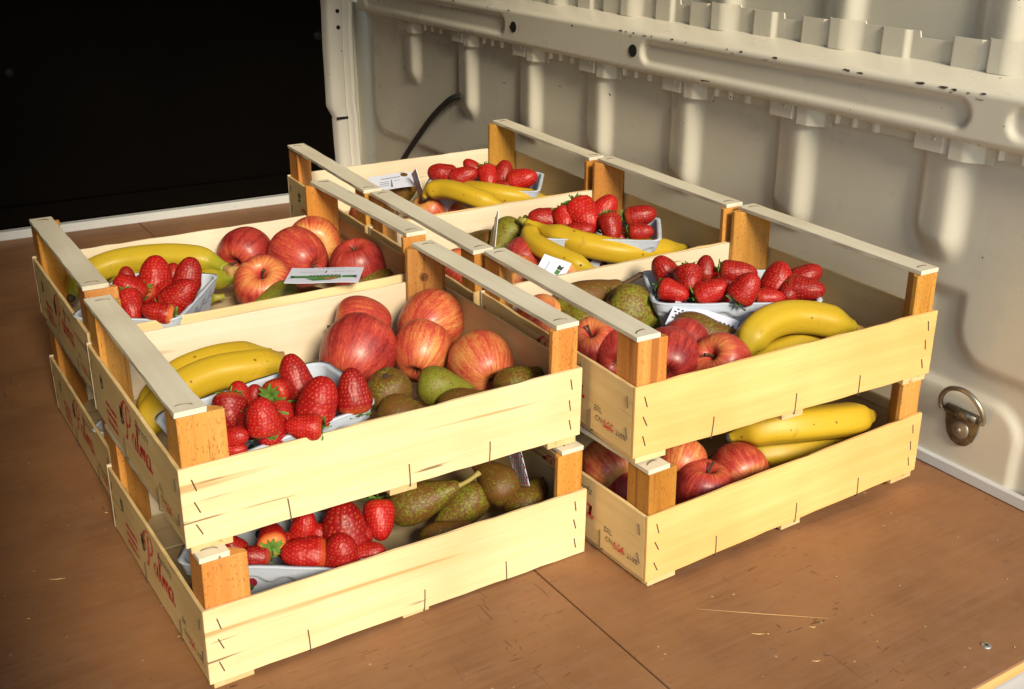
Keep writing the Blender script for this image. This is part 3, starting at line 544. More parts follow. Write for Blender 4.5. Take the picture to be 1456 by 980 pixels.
# sealing strip along wall foot
st = mobj('sealing_strip', bm_mesh('sealing_strip', board(.8585, .8655, -.445, 1.52, FLOOR, .0085, 1, 3, .0006, .002, 60), M_STRIP), wall)
# corner post beside the bulkhead and inner corner panel
def bulk_y(x): return 1.497-.060*x
pil = empty('corner_pillar'); tag(pil, 'pale scuffed corner post between the black bulkhead and the ribbed wall', 'pillar')
vs, fs = [], []
PR = [(0.774, 1.466), (0.776, 1.432), (0.783, 1.428), (0.800, 1.426), (0.805, 1.432), (0.807, 1.444), (0.812, 1.444), (0.816, 1.428), (0.823, 1.426), (0.829, 1.432), (0.830, 1.466)]
zs = lin(FLOOR, 1.25, 110)
for z in zs:
    for x, y in PR: vs.append((x+.004*noise.noise(Vector((z*9, 0, 3)))-(.012 if z > .17 else 0)*sstep(.16, .19, z)*(1 if x < .786 else .3), y+.0015*noise.noise(Vector((z*22, x*40, 0))), z))
n = len(PR)
fs = [(i*n+j, i*n+j+1, (i+1)*n+j+1, (i+1)*n+j) for i in range(len(zs)-1) for j in range(n-1)]
mobj('post_body', mesh('post_body', vs, fs, M_VANW, True), pil)
bm = bmesh.new(); bmesh.ops.create_cube(bm, size=1, matrix=Matrix.Translation((.788, 1.4255, .163)) @ Matrix.Diagonal((.026, .003, .005, 1))); mobj('slot_mark', bm_mesh('slot_mark', bm, M_HOLE), pil)
for pz in (.385, .352):
    bm = bmesh.new(); bmesh.ops.create_uvsphere(bm, u_segments=10, v_segments=6, radius=.0045, matrix=Matrix.Translation((.790, 1.426, pz)) @ Matrix.Diagonal((1, .4, 1, 1))); mobj('plug', bm_mesh('plug', bm, M_HOLE, True), pil)
vs, fs = [], []
for z in lin(FLOOR, 1.25, 60):
    for x in lin(.80, .90, 16):
        vs.append((x, 1.520-.012*math.exp(-((x-.845)/.016)**2)*sstep(.02, .06, z)*(1-sstep(.24, .27, z)), z))
fs = [(i*17+j, i*17+j+1, (i+1)*17+j+1, (i+1)*17+j) for i in range(60) for j in range(16)]
mobj('inner_corner_panel', mesh('inner_corner_panel', vs, fs, M_VAN, True), wall)
# bulkhead
bk = empty('bulkhead_wall'); bk['kind'] = 'structure'
def bquad(name, x0, x1, z0, z1, dy, m):
    vs = []
    for x in (x0, x1):
        for z in (z0, z1): vs += [(x, bulk_y(x)+dy, z), (x, bulk_y(x)+dy+.02, z)]
    bm = bmesh.new(); b = [bm.verts.new(v) for v in vs]
    bmesh.ops.convex_hull(bm, input=b); bmesh.ops.dissolve_limit(bm, angle_limit=.01, verts=bm.verts, edges=bm.edges); bevel(bm, .002)
    return mobj(name, bm_mesh(name, bm, m), bk)
bquad('bulkhead_panel', -.92, .80, FLOOR, 1.26, 0, M_BULK)
bquad('bottom_frame', -.92, .775, .012, .052, -.012, M_BULK)
bquad('sealing_strip', -.92, .78, FLOOR, .0105, -.030, M_STRIP)
for bx, bz in ((.147, .304), (.752, .335)):
    bm = bmesh.new(); bmesh.ops.create_uvsphere(bm, u_segments=16, v_segments=10, radius=.010, matrix=Matrix.Diagonal((1, .55, 1, 1)))
    mobj('bolt_head', bm_mesh('bolt_head', bm, simple('black_bolt', (.008, .008, .008), .6, 0, .15), True), bk, Matrix.Translation((bx, bulk_y(bx)-.002, bz)))
# floor of two plywood sheets
fl = empty('van_floor'); fl['kind'] = 'structure'
def sheet(name, x0, x1, y0, y1, z0, z1, m, parent, bev=.0008):
    bm = bmesh.new(); bmesh.ops.create_cube(bm, size=1, matrix=Matrix.Translation(((x0+x1)/2, (y0+y1)/2, (z0+z1)/2)) @ Matrix.Diagonal((x1-x0, y1-y0, z1-z0, 1)))
    if bev: bevel(bm, bev)
    return mobj(name, bm_mesh(name, bm, m), parent)
YE = -.3675
for x0, x1 in ((-.92, .3376), (.3392, .864)):
    sheet('plywood_sheet', x0, x1, YE+.0012, 1.53, FLOOR-.012, FLOOR, M_FLOOR, fl)
    sheet('raw_edge', x0, x1, YE, YE+.0011, FLOOR-.012, FLOOR-.0008, M_PLYEDGE, fl, 0)
sheet('seam_fill', .3374, .3394, YE+.004, 1.45, FLOOR-.012, FLOOR-.003, M_HOLE, fl, 0)
sheet('metal_sill', -.92, .90, -.60, .0, FLOOR-.030, FLOOR-.0135, M_STRIP, fl)
# rest of the van body, an added shading door, and the ground behind it
rf = sheet('van_roof', -.95, .95, -.42, 1.56, 1.25, 1.28, M_VAN, None, 0); rf['kind'] = 'structure'
lw = sheet('van_left_wall', -.95, -.92, -.42, 1.52, -.05, 1.255, M_VAN, None, 0); lw['kind'] = 'structure'
rd = sheet('added_shade_door', -.95, -.20, -.455, -.42, -.05, 1.255, M_VAN, None, 0); rd['kind'] = 'structure'  # unseen door, made up to cut the light on the left side
gd = mobj('ground', mesh('ground', [(-60, -60, -.75), (60, -60, -.75), (60, 60, -.75), (-60, 60, -.75)], [(0, 1, 2, 3)], M_GROUND)); gd['kind'] = 'structure'
# screw, straw and splinters on the floor
bm = bmesh.new(); bmesh.ops.create_cone(bm, cap_ends=True, segments=20, radius1=.0048, radius2=.0042, depth=.0016); bevel(bm, .0004)
sc = empty('floor_screw', Matrix.Translation((.6215, -.335, FLOOR+.0006))); tag(sc, 'small round metal screw head in the brown floor near the front edge', 'screw')
mobj('screw_head', bm_mesh('screw_head', bm, M_SILVER), sc)
bm = bmesh.new(); bmesh.ops.create_cube(bm, size=1, matrix=Matrix.Diagonal((.0042, .001, .0006, 1))); bmesh.ops.create_cube(bm, size=1, matrix=Matrix.Diagonal((.001, .0042, .0005, 1)))
mobj('cross_slot', bm_mesh('cross_slot', bm, M_HOLE), sc, Matrix.Translation((0, 0, .0007)))
rng = random.Random(5); vs, fs = [], []
def splinter(p, q, wd):
    p, q = Vector(p), Vector(q); d = (q-p).normalized(); s_ = d.cross(Vector((0, 0, 1)))*wd; b = len(vs); m_ = (p+q)/2+s_*1.5; up = Vector((0, 0, wd))
    for a, k_ in ((p, .3), (m_, 1), (q, .3)): vs.extend([a-s_*k_, a+s_*k_, a+up*k_])
    for i in (0, 3): fs.extend([(b+i, b+i+3, b+i+5, b+i+2), (b+i+1, b+i+2, b+i+5, b+i+4), (b+i, b+i+1, b+i+4, b+i+3)])
ZF = FLOOR+.0004
SPL = [((.434, -.151, ZF), (.530, -.229, ZF), .00035), ((.452, -.207, ZF), (.462, -.214, ZF), .0006), ((.505, -.228, ZF), (.51, -.232, ZF), .0007), ((-.082, .232, ZF), (-.068, .226, ZF), .0006), ((.47, -.265, ZF), (.477, -.269, ZF), .0006)]
for a, b, c in SPL: splinter(a, b, c)
for i in range(70):
    x, y = rng.uniform(-.35, .85), rng.uniform(-.36, .35); a = rng.uniform(0, 6.3); l = rng.uniform(.001, .004)
    splinter((x, y, ZF), (x+l*math.cos(a), y+l*math.sin(a), ZF), rng.uniform(.0003, .0007))
tag(mobj('wood_splinters', mesh('wood_splinters', vs, fs, simple('straw_splinter', (.55, .36, .14), .7))), kind='stuff')
# black cable out of the wall
cp = catmull([(.866, 1.030, .262), (.850, 1.048, .258), (.846, 1.085, .236), (.845, 1.13, .205), (.845, 1.18, .165), (.845, 1.25, .105), (.845, 1.33, .03), (.84, 1.38, -.003)], 8)
vs, fs = tube(cp, [.0058]*len(cp), 12); tag(mobj('black_cable', mesh('black_cable', vs, fs, M_RUBBER, True)), 'thick black cable coming out of the ribbed wall behind the farthest crate', 'cable')
# lashing ring
dr = empty('lashing_ring', Matrix.Translation((XW-.006, -.112, .062))); tag(dr, 'worn metal D ring on its riveted plate at the foot of the van wall', 'lashing ring')
pl = [(-.021, .012), (.021, .012), (.022, .006), (.021, -.006), (.017, -.018), (.010, -.026), (0, -.029), (-.010, -.026), (-.017, -.018), (-.021, -.006), (-.022, .006)]
bm = bmesh.new(); vv = [bm.verts.new((0, y, z)) for y, z in pl]; f_ = bm.faces.new(vv); r_ = bmesh.ops.extrude_face_region(bm, geom=[f_])
for e in r_['geom']:
    if isinstance(e, bmesh.types.BMVert): e.co.x -= .0032
bmesh.ops.recalc_face_normals(bm, faces=bm.faces); bevel(bm, .0008, 2); mobj('plate', bm_mesh('plate', bm, M_DRING), dr)
vs, fs = tube([(-.005, -.0205, .013), (-.005, .0205, .013)], [.0056]*2, 14); mobj('hinge_barrel', mesh('hinge_barrel', vs, fs, M_DRING, True), dr)
ring = [(-.0055, -.0275, .010), (-.0055, -.0285, .016), (-.009, -.0275, .026), (-.012, -.021, .037), (-.014, -.009, .0445), (-.0145, .004, .045), (-.013, .017, .039), (-.010, .026, .027), (-.0065, .0285, .016), (-.0055, .0265, .010)]
cp = catmull(ring, 6); vs, fs = tube(cp, [.0030]*len(cp), 10); mobj('ring', mesh('ring', vs, fs, simple('ring_steel', (.40, .37, .31), .3, .9), True), dr)
bm = bmesh.new(); bmesh.ops.create_uvsphere(bm, u_segments=24, v_segments=12, radius=.0115, matrix=Matrix.Translation((-.0032, 0, -.008)) @ Matrix.Diagonal((.32, 1, 1, 1))); bmesh.ops.create_uvsphere(bm, u_segments=12, v_segments=8, radius=.0035, matrix=Matrix.Translation((-.0068, 0, -.008)) @ Matrix.Diagonal((.5, 1, 1, 1)))
mobj('rivet', bm_mesh('rivet', bm, simple('rivet_steel', (.34, .31, .26), .45, .8), True), dr)

# ------------------------------------------------------------------ printing on the boards
def ribbon(paths, wd, fn):
    vs, fs = [], []
    for P in paths:
        Q = catmull([(x, y, 0) for x, y in P], 5) if len(P) > 2 else [Vector((x, y, 0)) for x, y in P]
        b = len(vs); n_ = len(Q)
        for i, p in enumerate(Q):
            d = (Q[min(i+1, n_-1)]-Q[max(i-1, 0)]); d = d.normalized() if d.length else Vector((1, 0, 0)); s_ = Vector((-d.y, d.x, 0)); w_ = wd*(.65+.75*abs(d.y))*(.5 if i in (0, n_-1) else 1)
            vs += [fn(p+s_*w_), fn(p-s_*w_)]
        fs += [(b+2*i, b+2*i+1, b+2*i+3, b+2*i+2) for i in range(n_-1)]
    return vs, fs
def shift(P, dx): return [(x+dx, y) for x, y in P]
A_ = [(.75, .85), (.45, 1.0), (.1, .7), (.08, .25), (.35, .02), (.65, .35), (.78, .95), (.70, .30), (.85, .03), (1.08, .25)]
PALMA = [[(.95, 2.35), (.80, 1.4), (.62, .5), (.30, -.1), (.05, .05)], [(.15, 1.45), (.05, 1.95), (.45, 2.45), (1.15, 2.6), (1.75, 2.2), (1.70, 1.55), (1.20, 1.1), (.72, 1.15)],
         shift(A_, 1.75), [(2.80, .25), (3.25, 1.4), (3.38, 2.2), (3.20, 2.3), (3.08, 1.5), (3.05, .4), (3.25, .03), (3.48, .25)],
         [(3.48, .25), (3.72, .95), (3.78, .05)], [(3.78, .5), (4.05, .95), (4.22, .75), (4.20, .05)], [(4.20, .5), (4.48, .95), (4.66, .75), (4.64, .25), (4.78, .03), (4.98, .25)], shift(A_, 4.85)]
def text_mesh(name, body, size, fn, m, shear=.0, bold=0):
    cu = bpy.data.curves.new(name, 'FONT'); cu.body = body; cu.size = size; cu.shear = shear; cu.offset = bold; cu.resolution_u = 3
    o = bpy.data.objects.new(name, cu); COL.objects.link(o); dg = bpy.context.evaluated_depsgraph_get(); me = bpy.data.meshes.new_from_object(o.evaluated_get(dg)); bpy.data.objects.remove(o)
    for v_ in me.vertices: v_.co = fn(v_.co)
    me.materials.clear(); me.materials.append(m); return me
def onside(y0, z0, sc, slope=0):
    """text plane on the outside of the left side board: runs from y0 towards the front"""
    return lambda p: Vector((-.0003, y0-p.x*sc, z0+p.y*sc+slope*p.x*sc))
PRINTS = []
v_, f_ = ribbon(PALMA, .10, onside(.176, .028, .0152)); PRINTS.append(('red_script', mesh('red_script', v_, f_, M_RED)))
PRINTS.append(('green_script', text_mesh('green_script', 'Agricola', .0125, onside(.132, .0555, 1.0), M_GREEN, .35)))
PRINTS.append(('small_black_print', text_mesh('small_black_print', 'ERL', .0085, onside(.068, .0245, 1.0), M_BLACK)))
PRINTS.append(('small_black_print', text_mesh('small_black_print', 'CN', .0080, onside(.0655, .0145, 1.0), M_BLACK)))
PRINTS.append(('red_number', text_mesh('red_number', '666', .0125, onside(.0525, .0125, 1.0), M_RED, 0, .0004)))
PRINTS.append(('small_black_print', text_mesh('small_black_print', '210%', .0080, onside(.0300, .0130, 1.0), M_BLACK)))
v_, f_ = ribbon([[(0, 0), (1, 2.4)], [(.2, 2), (1.5, 1.2)], [(.1, .9), (1.7, 2.2)], [(.9, .2), (.7, 2.8)], [(.3, .3), (1.3, .6), (1.5, 1.8), (.5, 2.2), (.3, .9)]], .2, onside(.262, .042, .0062)); PRINTS.append(('green_plant_mark', mesh('green_plant_mark', v_, f_, M_GREEN)))
v_, f_ = ribbon([[(0, .6), (.25, 1.1), (.5, .5), (.3, -.2), (.05, .1), (.1, .6), (.4, .8)], [(.1, .2), (.5, .3)], [(.15, -.1), (.4, 0)]], .17, onside(.187, .040, .0125)); PRINTS.append(('dark_emblem', mesh('dark_emblem', v_, f_, M_BLACK)))
v_, f_ = ribbon([[(.5, .9), (.9, 1.7), (.8, .9), (1.2, .7)], [(.3, 1.2), (.75, 1.3)], [(.6, .4), (.95, .3), (.7, 0)]], .12, onside(.187, .040, .0125)); PRINTS.append(('red_emblem', mesh('red_emblem', v_, f_, M_RED)))
rr = random.Random(3); lines = []
for ln in range(3):
    x = 0
    while x < 3.6:
        x2 = x+rr.uniform(.2, .5); lines.append([(x, -ln*.9), (x+.05, -ln*.9+.45), (x2-.05, -ln*.9+.1), (x2, -ln*.9+.5)]); x = x2+.12
v_, f_ = ribbon(lines, .07, onside(.248, .030, .0105)); PRINTS.append(('red_small_print', mesh('red_small_print', v_, f_, M_RED)))

# ------------------------------------------------------------------ crates
def wire(p, q, wd=.0006):
    p, q = Vector(p), Vector(q); return tube([p, q], [wd, wd], 5)
v_, f_ = wire((0, 0, -.0058), (0, 0, .0058)); SHORT = mesh('staple_short', v_, f_, M_WIRE)
v_, f_ = tube([(0, .006, -.0135), (0, .0012, -.0128), (0, 0, -.0115), (.0002, 0, 0), (0, 0, .0105), (0, .0015, .0112)], [.0006]*6, 5); LONG = mesh('staple_long', v_, f_, M_WIRE)
v_, f_ = tube(catmull([(-.0075, 0, -.0004), (-.005, .001, .0005), (0, .0014, .0007), (.005, .0004, .0005), (.0072, -.0012, -.0003)], 3), [.0006]*13, 5); CURL = mesh('staple_curl', v_, f_, M_WIRE)
CRATE_LABEL = {
 'At': 'front left crate of the upper layer, nearest the viewer, full of apples and bananas', 'Ab': 'bottom crate of the front left stack, standing on the brown floor',
 'Ct': 'upper crate of the front right stack with a punnet in its far corner', 'Cb': 'bottom crate of the front right stack beside the metal ring',
 'Bt': 'upper crate of the rear left stack, with a white card lying on its apples', 'Bb': 'bottom crate of the rear left stack, in the shade by the floor',
 'Dt': 'upper crate in the middle of the row along the ribbed wall', 'Db': 'bottom crate of the middle stack along the ribbed wall',
 'Et': 'farthest upper crate, nearest the black bulkhead and the cable', 'Eb': 'bottom crate of the farthest stack, under the one by the cable'}
def fm(cr):
    Q, o = CRATE_FRAMES[cr]; m = Matrix(Q).to_4x4(); m.translation = o; return m
L, TH = .400, .0036
def post_mesh(lx, ly, sx, sy, seed):
    """triangular corner post: right angle at the outer corner, sawn tip"""
    rng = random.Random(seed); z0, z1 = .0035, CRAIL-.0052
    P = [(0, 0), (lx, 0), (lx, .006), (.006, ly), (0, ly)]
    bm = bmesh.new(); rings = []
    for i in range(6):
        z = z0+(z1-z0)*i/5
        rings.append([bm.verts.new((sx*(x+rng.uniform(-.0002, .0002)), sy*(y+rng.uniform(-.0002, .0002)), z)) for x, y in P])
    for a, b in zip(rings, rings[1:]):
        for j in range(5): bm.faces.new((a[j], a[(j+1) % 5], b[(j+1) % 5], b[j]))
    bm.faces.new(rings[0]); bm.faces.new(rings[-1]); bmesh.ops.recalc_face_normals(bm, faces=bm.faces); bevel(bm, .0007)
    return bm_mesh('corner_post', bm, M_POST)
def staple(me, par, loc, rot=(0, 0, 0)):
    o = mobj('staple', me, par, Matrix.Translation(loc) @ Matrix.Rotation(rot[2], 4, 'Z') @ Matrix.Rotation(rot[1], 4, 'Y') @ Matrix.Rotation(rot[0], 4, 'X')); return o
def make_crate(cr, seed):
    rng = random.Random(seed*17+3)
    e = empty('fruit_crate', fm(cr)); tag(e, CRATE_LABEL[cr], 'crate', 'wooden fruit crates stacked two high in the van')
    fp = mobj('front_panel', bm_mesh('front_panel', board(0, L, 0, TH, 0, CH, 0, seed+.1, .0008), M_POP), e)
    fp.color = {'C': (1, .83, .56, 1), 'D': (.95, .9, .8, 1), 'E': (.9, .82, .7, 1)}.get(cr[0], (1, 1, 1, 1))
    bp = mobj('back_panel', bm_mesh('back_panel', board(0, L, CW-TH, CW, 0, CH, 0, seed+.2, .0008), M_POPIN), e)
    lp = mobj('side_panel', bm_mesh('side_panel', board(.0002, TH, TH+.0003, CW-TH-.0003, .0006, CH-.001, 1, seed+.3, .0009), M_POPY), e)
    rp = mobj('side_panel', bm_mesh('side_panel', board(L-TH, L-.0002, TH+.0003, CW-TH-.0003, .0006, CH-.001, 1, seed+.4, .0009), M_POPY), e)
    for k_, (nm, me) in enumerate(PRINTS): mobj(nm, me, lp)
    g = TH+.0006
    for (x, y, sx, sy, lx, ly) in ((g, g, 1, 1, .040 if cr[0] == 'A' else .034, .034), (L-g, g, -1, 1, .030, .034), (g, CW-g, 1, -1, .033, .036), (L-g, CW-g, -1, -1, .034, .036)):
        po = mobj('corner_post', post_mesh(lx, ly, sx, sy, seed*10+x*7+y*3), e, Matrix.Translation((x, y, 0)))
        tn = rng.uniform(.72, 1.1); po.color = (tn, tn*rng.uniform(.85, 1.05), tn*rng.uniform(.7, 1.1), 1)
        if cr == 'At' and sx < 0 and sy < 0:
            for kr, kz, km in ((.0062, .0006, M_KNOT2), (.0046, .0011, M_KNOT)):
                bmk = bmesh.new(); bmesh.ops.create_cone(bmk, cap_ends=True, segments=22, radius1=kr, radius2=kr*.93, depth=.0016, matrix=Matrix.Diagonal((1, 1.15, 1, 1)))
                mobj('knot', bm_mesh('knot', bmk, km), po, Matrix.Translation(Vector((-.0195, -.021, .086))+Vector((-.7, -.72, 0))*kz) @ Vector((-.7, -.72, 0)).to_track_quat('Z', 'Y').to_matrix().to_4x4())
    for x0 in (.003, L-.003-CRW):
        b = board(x0, x0+CRW, .0046, CW-.0046, CRAIL-.005, CRAIL, 1, seed+x0*9+.5, .0007, .0005, 18, 0)
        o = mobj('handle_rail', bm_mesh('handle_rail', b, M_RAIL), e)
        for y0 in (.016, CW-.018):
            staple(CURL, o, (x0+CRW*.5+rng.uniform(-.002, .002), y0, CRAIL-.0001), (0, 0, rng.uniform(-.4, .4)))
    for i in range(4):
        a = .0042+i*.0752; mobj('base_board', bm_mesh('base_board', board(TH+.0005, L-TH-.0005, a, a+.071, .0006, .0034, 0, seed+i+.7, .0008, .0004, 10), M_POPX), e)
    for x0, wd in ((.004, .036), (.188, .028), (.362, .034)):
        mobj('foot_slat', bm_mesh('foot_slat', board(x0, x0+wd, .0015, CW-.0015, -.0072, -.0004, 1, seed+x0*7+.9, .0005, .0005, 10), M_FOOT), e)
    for x0, s in ((.0125, 1), (L-.0135, -1)):
        for z0 in (.0155, .0375, .0585): staple(SHORT, fp, (x0+rng.uniform(-.001, .001), -.0004, z0+rng.uniform(-.001, .001)), (0, -R_(rng.uniform(14, 26))*(1 if s > 0 else .6), 0))
    for x0 in (.094, .206, .298): staple(LONG, fp, (x0+rng.uniform(-.006, .006), -.0005, .0105), (0, R_(rng.uniform(-5, 5)), 0))
    for y0 in (.012, CW-.014):
        for z0 in (.022, .055): staple(SHORT, lp, (-.0003, y0, z0), (R_(rng.uniform(-25, 25)), 0, 0))
    for y0 in (.075, .185): staple(LONG, lp, (-.0006, y0, .0105), (0, 0, -R_(90)))
    return e
for i, cr in enumerate(('At', 'Ab', 'Ct', 'Cb', 'Bt', 'Bb', 'Dt', 'Db', 'Et', 'Eb')): make_crate(cr, i+1)

# ------------------------------------------------------------------ fruit meshes
def lathe(prof, nseg=36, f=None):
    vs, fs = [], []
    for i, (r, z) in enumerate(prof):
        for j in range(nseg):
            a = 2*math.pi*j/nseg; k_ = f(a, r, z) if f else 1
            vs.append((r*k_*math.cos(a), r*k_*math.sin(a), z))
    n_ = len(prof)
    fs = [(i*nseg+j, i*nseg+(j+1) % nseg, (i+1)*nseg+(j+1) % nseg, (i+1)*nseg+j) for i in range(n_-1) for j in range(nseg)]
    fs.append(tuple(range(nseg))[::-1]); fs.append(tuple((n_-1)*nseg+j for j in range(nseg)))
    return vs, fs
def apple_mesh(seed):
    rng = random.Random(seed); P = [(.02, -.70), (.10, -.71), (.22, -.80), (.38, -.87), (.55, -.83), (.74, -.66), (.89, -.40), (.98, -.08), (1.0, .15), (.965, .40), (.86, .64), (.70, .80), (.52, .875), (.36, .865), (.22, .77), (.12, .62), (.05, .52), (.02, .50)]
    prof = [(p.x, p.y) for p in catmull([(a, b, 0) for a, b in P], 3)]
    ph = rng.uniform(0, 6); am = rng.uniform(.015, .03); sk = rng.uniform(-.05, .05)
    vs, fs = lathe(prof, 40, lambda a, r, z: 1+am*math.cos(5*a+ph)*(abs(z)**1.5)+.02*math.cos(2*a+ph*2)+sk*z*math.cos(a))
    me = mesh('apple', vs, fs, M_APPLE, True)
    return me
APM = [apple_mesh(i) for i in range(4)]
v_, f_ = tube(catmull([(0, 0, .50), (.02, 0, .70), (.06, .02, .92), (.13, .03, 1.08)], 4), [.045]*4+[.04]*4+[.045]*3+[.06, .065], 7); ASTEM = mesh('apple_stem', v_, f_, M_STEM, True)
vs, fs = [], []
for j in range(5):
    a = 2*math.pi*j/5; b = len(vs); c_, s_ = math.cos(a), math.sin(a)
    vs += [(.03*c_-.05*s_, .03*s_+.05*c_, -.70), (.03*c_+.05*s_, .03*s_-.05*c_, -.70), (.16*c_, .16*s_, -.86), (.09*c_, .09*s_, -.74)]
    fs += [(b, b+1, b+2), (b, b+3, b+2), (b+1, b+2, b+3)]
ACAL = mesh('apple_eye', vs, fs, M_STEM)
def pear_mesh(seed):
    rng = random.Random(seed); nk = rng.uniform(.36, .46)
    P = [(.03, -1.30), (.10, -1.33), (.22, -1.38), (.45, -1.36), (.72, -1.20), (.92, -.88), (1.0, -.48), (.95, -.05), (.80, .38), (.63, .78), (nk+.08, 1.12), (nk-.02, 1.38), (.24, 1.56), (.10, 1.63), (.03, 1.62)]
    prof = [(p.x, p.y) for p in catmull([(a, b, 0) for a, b in P], 3)]
    ph = rng.uniform(0, 6); bend = rng.uniform(.04, .14)
    vs, fs = lathe(prof, 36, lambda a, r, z: 1+.035*math.cos(3*a+ph+z)+.03*math.cos(2*a+ph*2))
    vs = [(x+bend*max(0, z)**2, y, z) for x, y, z in vs]
    me = mesh('pear', vs, fs, M_PEAR, True); me['bend'] = bend; return me
PRM = [pear_mesh(i) for i in range(4)]
def spear(rt, m, name):
    v__, f__ = tube(catmull([(.16, 0, 1.55), (.20, .02, 1.85), (.30, .05, 2.15), (.50, .08, 2.50)], 4), [.14]*2+[.11]*8+[.12, .14, .15], 8); return mesh(name, v__, f__, m, True)
PSTEM_D = spear(0, M_STEM, 'dark_pear_stem'); PSTEM_P = spear(0, M_PSTEM, 'pale_pear_stem')
v_, f_ = tube(catmull([(0, 0, 1.5), (.16, .0, 1.75), (.20, .02, 1.9)], 3), [.075]*7, 7); PSTEM_S = mesh('short_pear_stem', v_, f_, M_STEM, True)
v_, f_ = lathe([(.02, -1.30), (.10, -1.33), (.15, -1.37), (.11, -1.40), (.04, -1.35)], 10); PCAL = mesh('pear_eye', v_, f_, M_BTIP, True)
def berry_mesh(seed):
    """unit strawberry: length 2 along z (tip at -1, shoulder +1), width about 2"""
    rng = random.Random(seed); NS, NR = 84, 64
    blunt = rng.uniform(.45, .8); squash = rng.uniform(.88, 1.0); lump = rng.uniform(.03, .08); ph = rng.uniform(0, 6)
    def rad(t):   # t 0 tip .. 1 shoulder
        return (math.sin(math.pi*min(1, t*.86+.0)**blunt*.5)**1.0 if t < .72 else 1)*1.0
    P = [(.0, -1), (.20, -.975), (.42, -.86), (.62, -.64), (.80, -.32), (.92, .08), (1.0, .42), (.96, .70), (.78, .90), (.48, .97), (.15, .93), (.02, .90)]
    P = [(r*(1 if z > .3 else (1+(.25-blunt*.3)*(1-(z+1)/1.3))), z) for r, z in P]
    C = catmull([(a, b, 0) for a, b in P], 16)
    ln = [0]
    for a, b in zip(C, C[1:]): ln.append(ln[-1]+(b-a).length)
    prof = []
    k_ = 0
    for i in range(NR+1):
        s_ = ln[-1]*i/NR
        while k_ < len(ln)-2 and ln[k_+1] < s_: k_ += 1
        t = (s_-ln[k_])/max(1e-9, ln[k_+1]-ln[k_]); prof.append(C[k_].lerp(C[k_+1], t))
    seeds = []
    row = 0; s_ = .16
    while s_ < ln[-1]*.80:
        i = int(s_/ln[-1]*NR); r = prof[i].x; nn = max(3, int(2*math.pi*r/.245))
        for q in range(nn):
            a = 2*math.pi*(q+.5*(row % 2))/nn+rng.uniform(-.06, .06)/max(r, .2); seeds.append((r*math.cos(a), r*math.sin(a), prof[i].y+rng.uniform(-.02, .02)))
        row += 1; s_ += .175
    from mathutils import kdtree
    kd = kdtree.KDTree(len(seeds))
    for i, p in enumerate(seeds): kd.insert(p, i)
    kd.balance()
    vs, at_ = [], []
    for i, p in enumerate(prof):
        for j in range(NS):
            a = 2*math.pi*j/NS; q = Vector((p.x*math.cos(a), p.x*math.sin(a), p.y))
            d = kd.find(q)[2]
            dim = -.036*math.exp(-(d/.062)**2)+.008*math.exp(-((d-.115)/.04)**2)
            sd_ = 1.0 if d < .020 else max(0, 1-(d-.020)/.020)
            if d < .036: dim += .024
            k1 = 1+lump*math.cos(2*a+ph)*(.5+.5*p.y)+.05*noise.noise(q*1.6+Vector((seed*3, 0, 0)))
            nrm = Vector((q.x, q.y, q.z*.6)).normalized()
            v = Vector((q.x*k1*squash, q.y*k1, q.z))+nrm*dim; vs.append(v); at_.append(sd_)
    fs = [(i*NS+j, i*NS+(j+1) % NS, (i+1)*NS+(j+1) % NS, (i+1)*NS+j) for i in range(NR) for j in range(NS)]
    fs.append(tuple(range(NS))[::-1]); fs.append(tuple(NR*NS+j for j in range(NS)))
    me = mesh('strawberry', vs, fs, M_BERRY, True); at = me.attributes.new('seed', 'FLOAT', 'POINT'); at.data.foreach_set('value', at_)
    return me
BRM = [berry_mesh(i) for i in range(6)]
def calyx_mesh(seed):
    rng = random.Random(seed); vs, fs = [], []; n_ = 11
    for j in range(n_):
        a = 2*math.pi*j/n_+rng.uniform(-.15, .15); l = rng.uniform(.55, .95); lift = rng.uniform(-.10, .45); wd = rng.uniform(.11, .17); b = len(vs)
        d = Vector((math.cos(a), math.sin(a), 0)); s_ = Vector((-math.sin(a), math.cos(a), 0)); tw = rng.uniform(-.08, .08)
        for i in range(6):
            t = i/5; c_ = d*(.06+l*t)+Vector((0, 0, .97+lift*t*(1.2-t)+.02)); w_ = wd*math.sin(math.pi*min(1, .18+t*.82))+.01
            vs += [c_-s_*w_+Vector((0, 0, tw*t)), c_+Vector((0, 0, -.035)), c_+s_*w_-Vector((0, 0, tw*t))]
        for i in range(5):
            o = b+i*3; fs += [(o, o+1, o+4, o+3), (o+1, o+2, o+5, o+4)]
    v__, f__ = tube(catmull([(0, 0, .95), (.04, .02, 1.2), (.14, .05, 1.5)], 3), [.07, .06, .055, .05, .05, .05, .055], 6); b = len(vs)
    vs += v__; fs += [tuple(i+b for i in f) for f in f__]
    return mesh('leaf_crown', vs, fs, M_LEAF, True)
CALM = [calyx_mesh(i) for i in range(3)]
def pose(loc, axis, scale, roll=0.0):
    q = Vector(axis).to_track_quat('Z', 'Y'); return Matrix.Translation(loc) @ q.to_matrix().to_4x4() @ Matrix.Rotation(roll, 4, 'Z') @ Matrix.Diagonal((*scale, 1))
rng = random.Random(21)
for i, (loc, r, ax, red, label, cr) in enumerate(APP):
    o = mobj('apple', APM[i % 4], None, pose(loc, ax, (r, r, r*rng.uniform(.96, 1.04)), rng.uniform(0, 6))); o.color = (red, 0, 0, 1)
    tag(o, label, 'apple', 'apples in the crates'); mobj('stem', ASTEM, o); mobj('eye', ACAL, o)
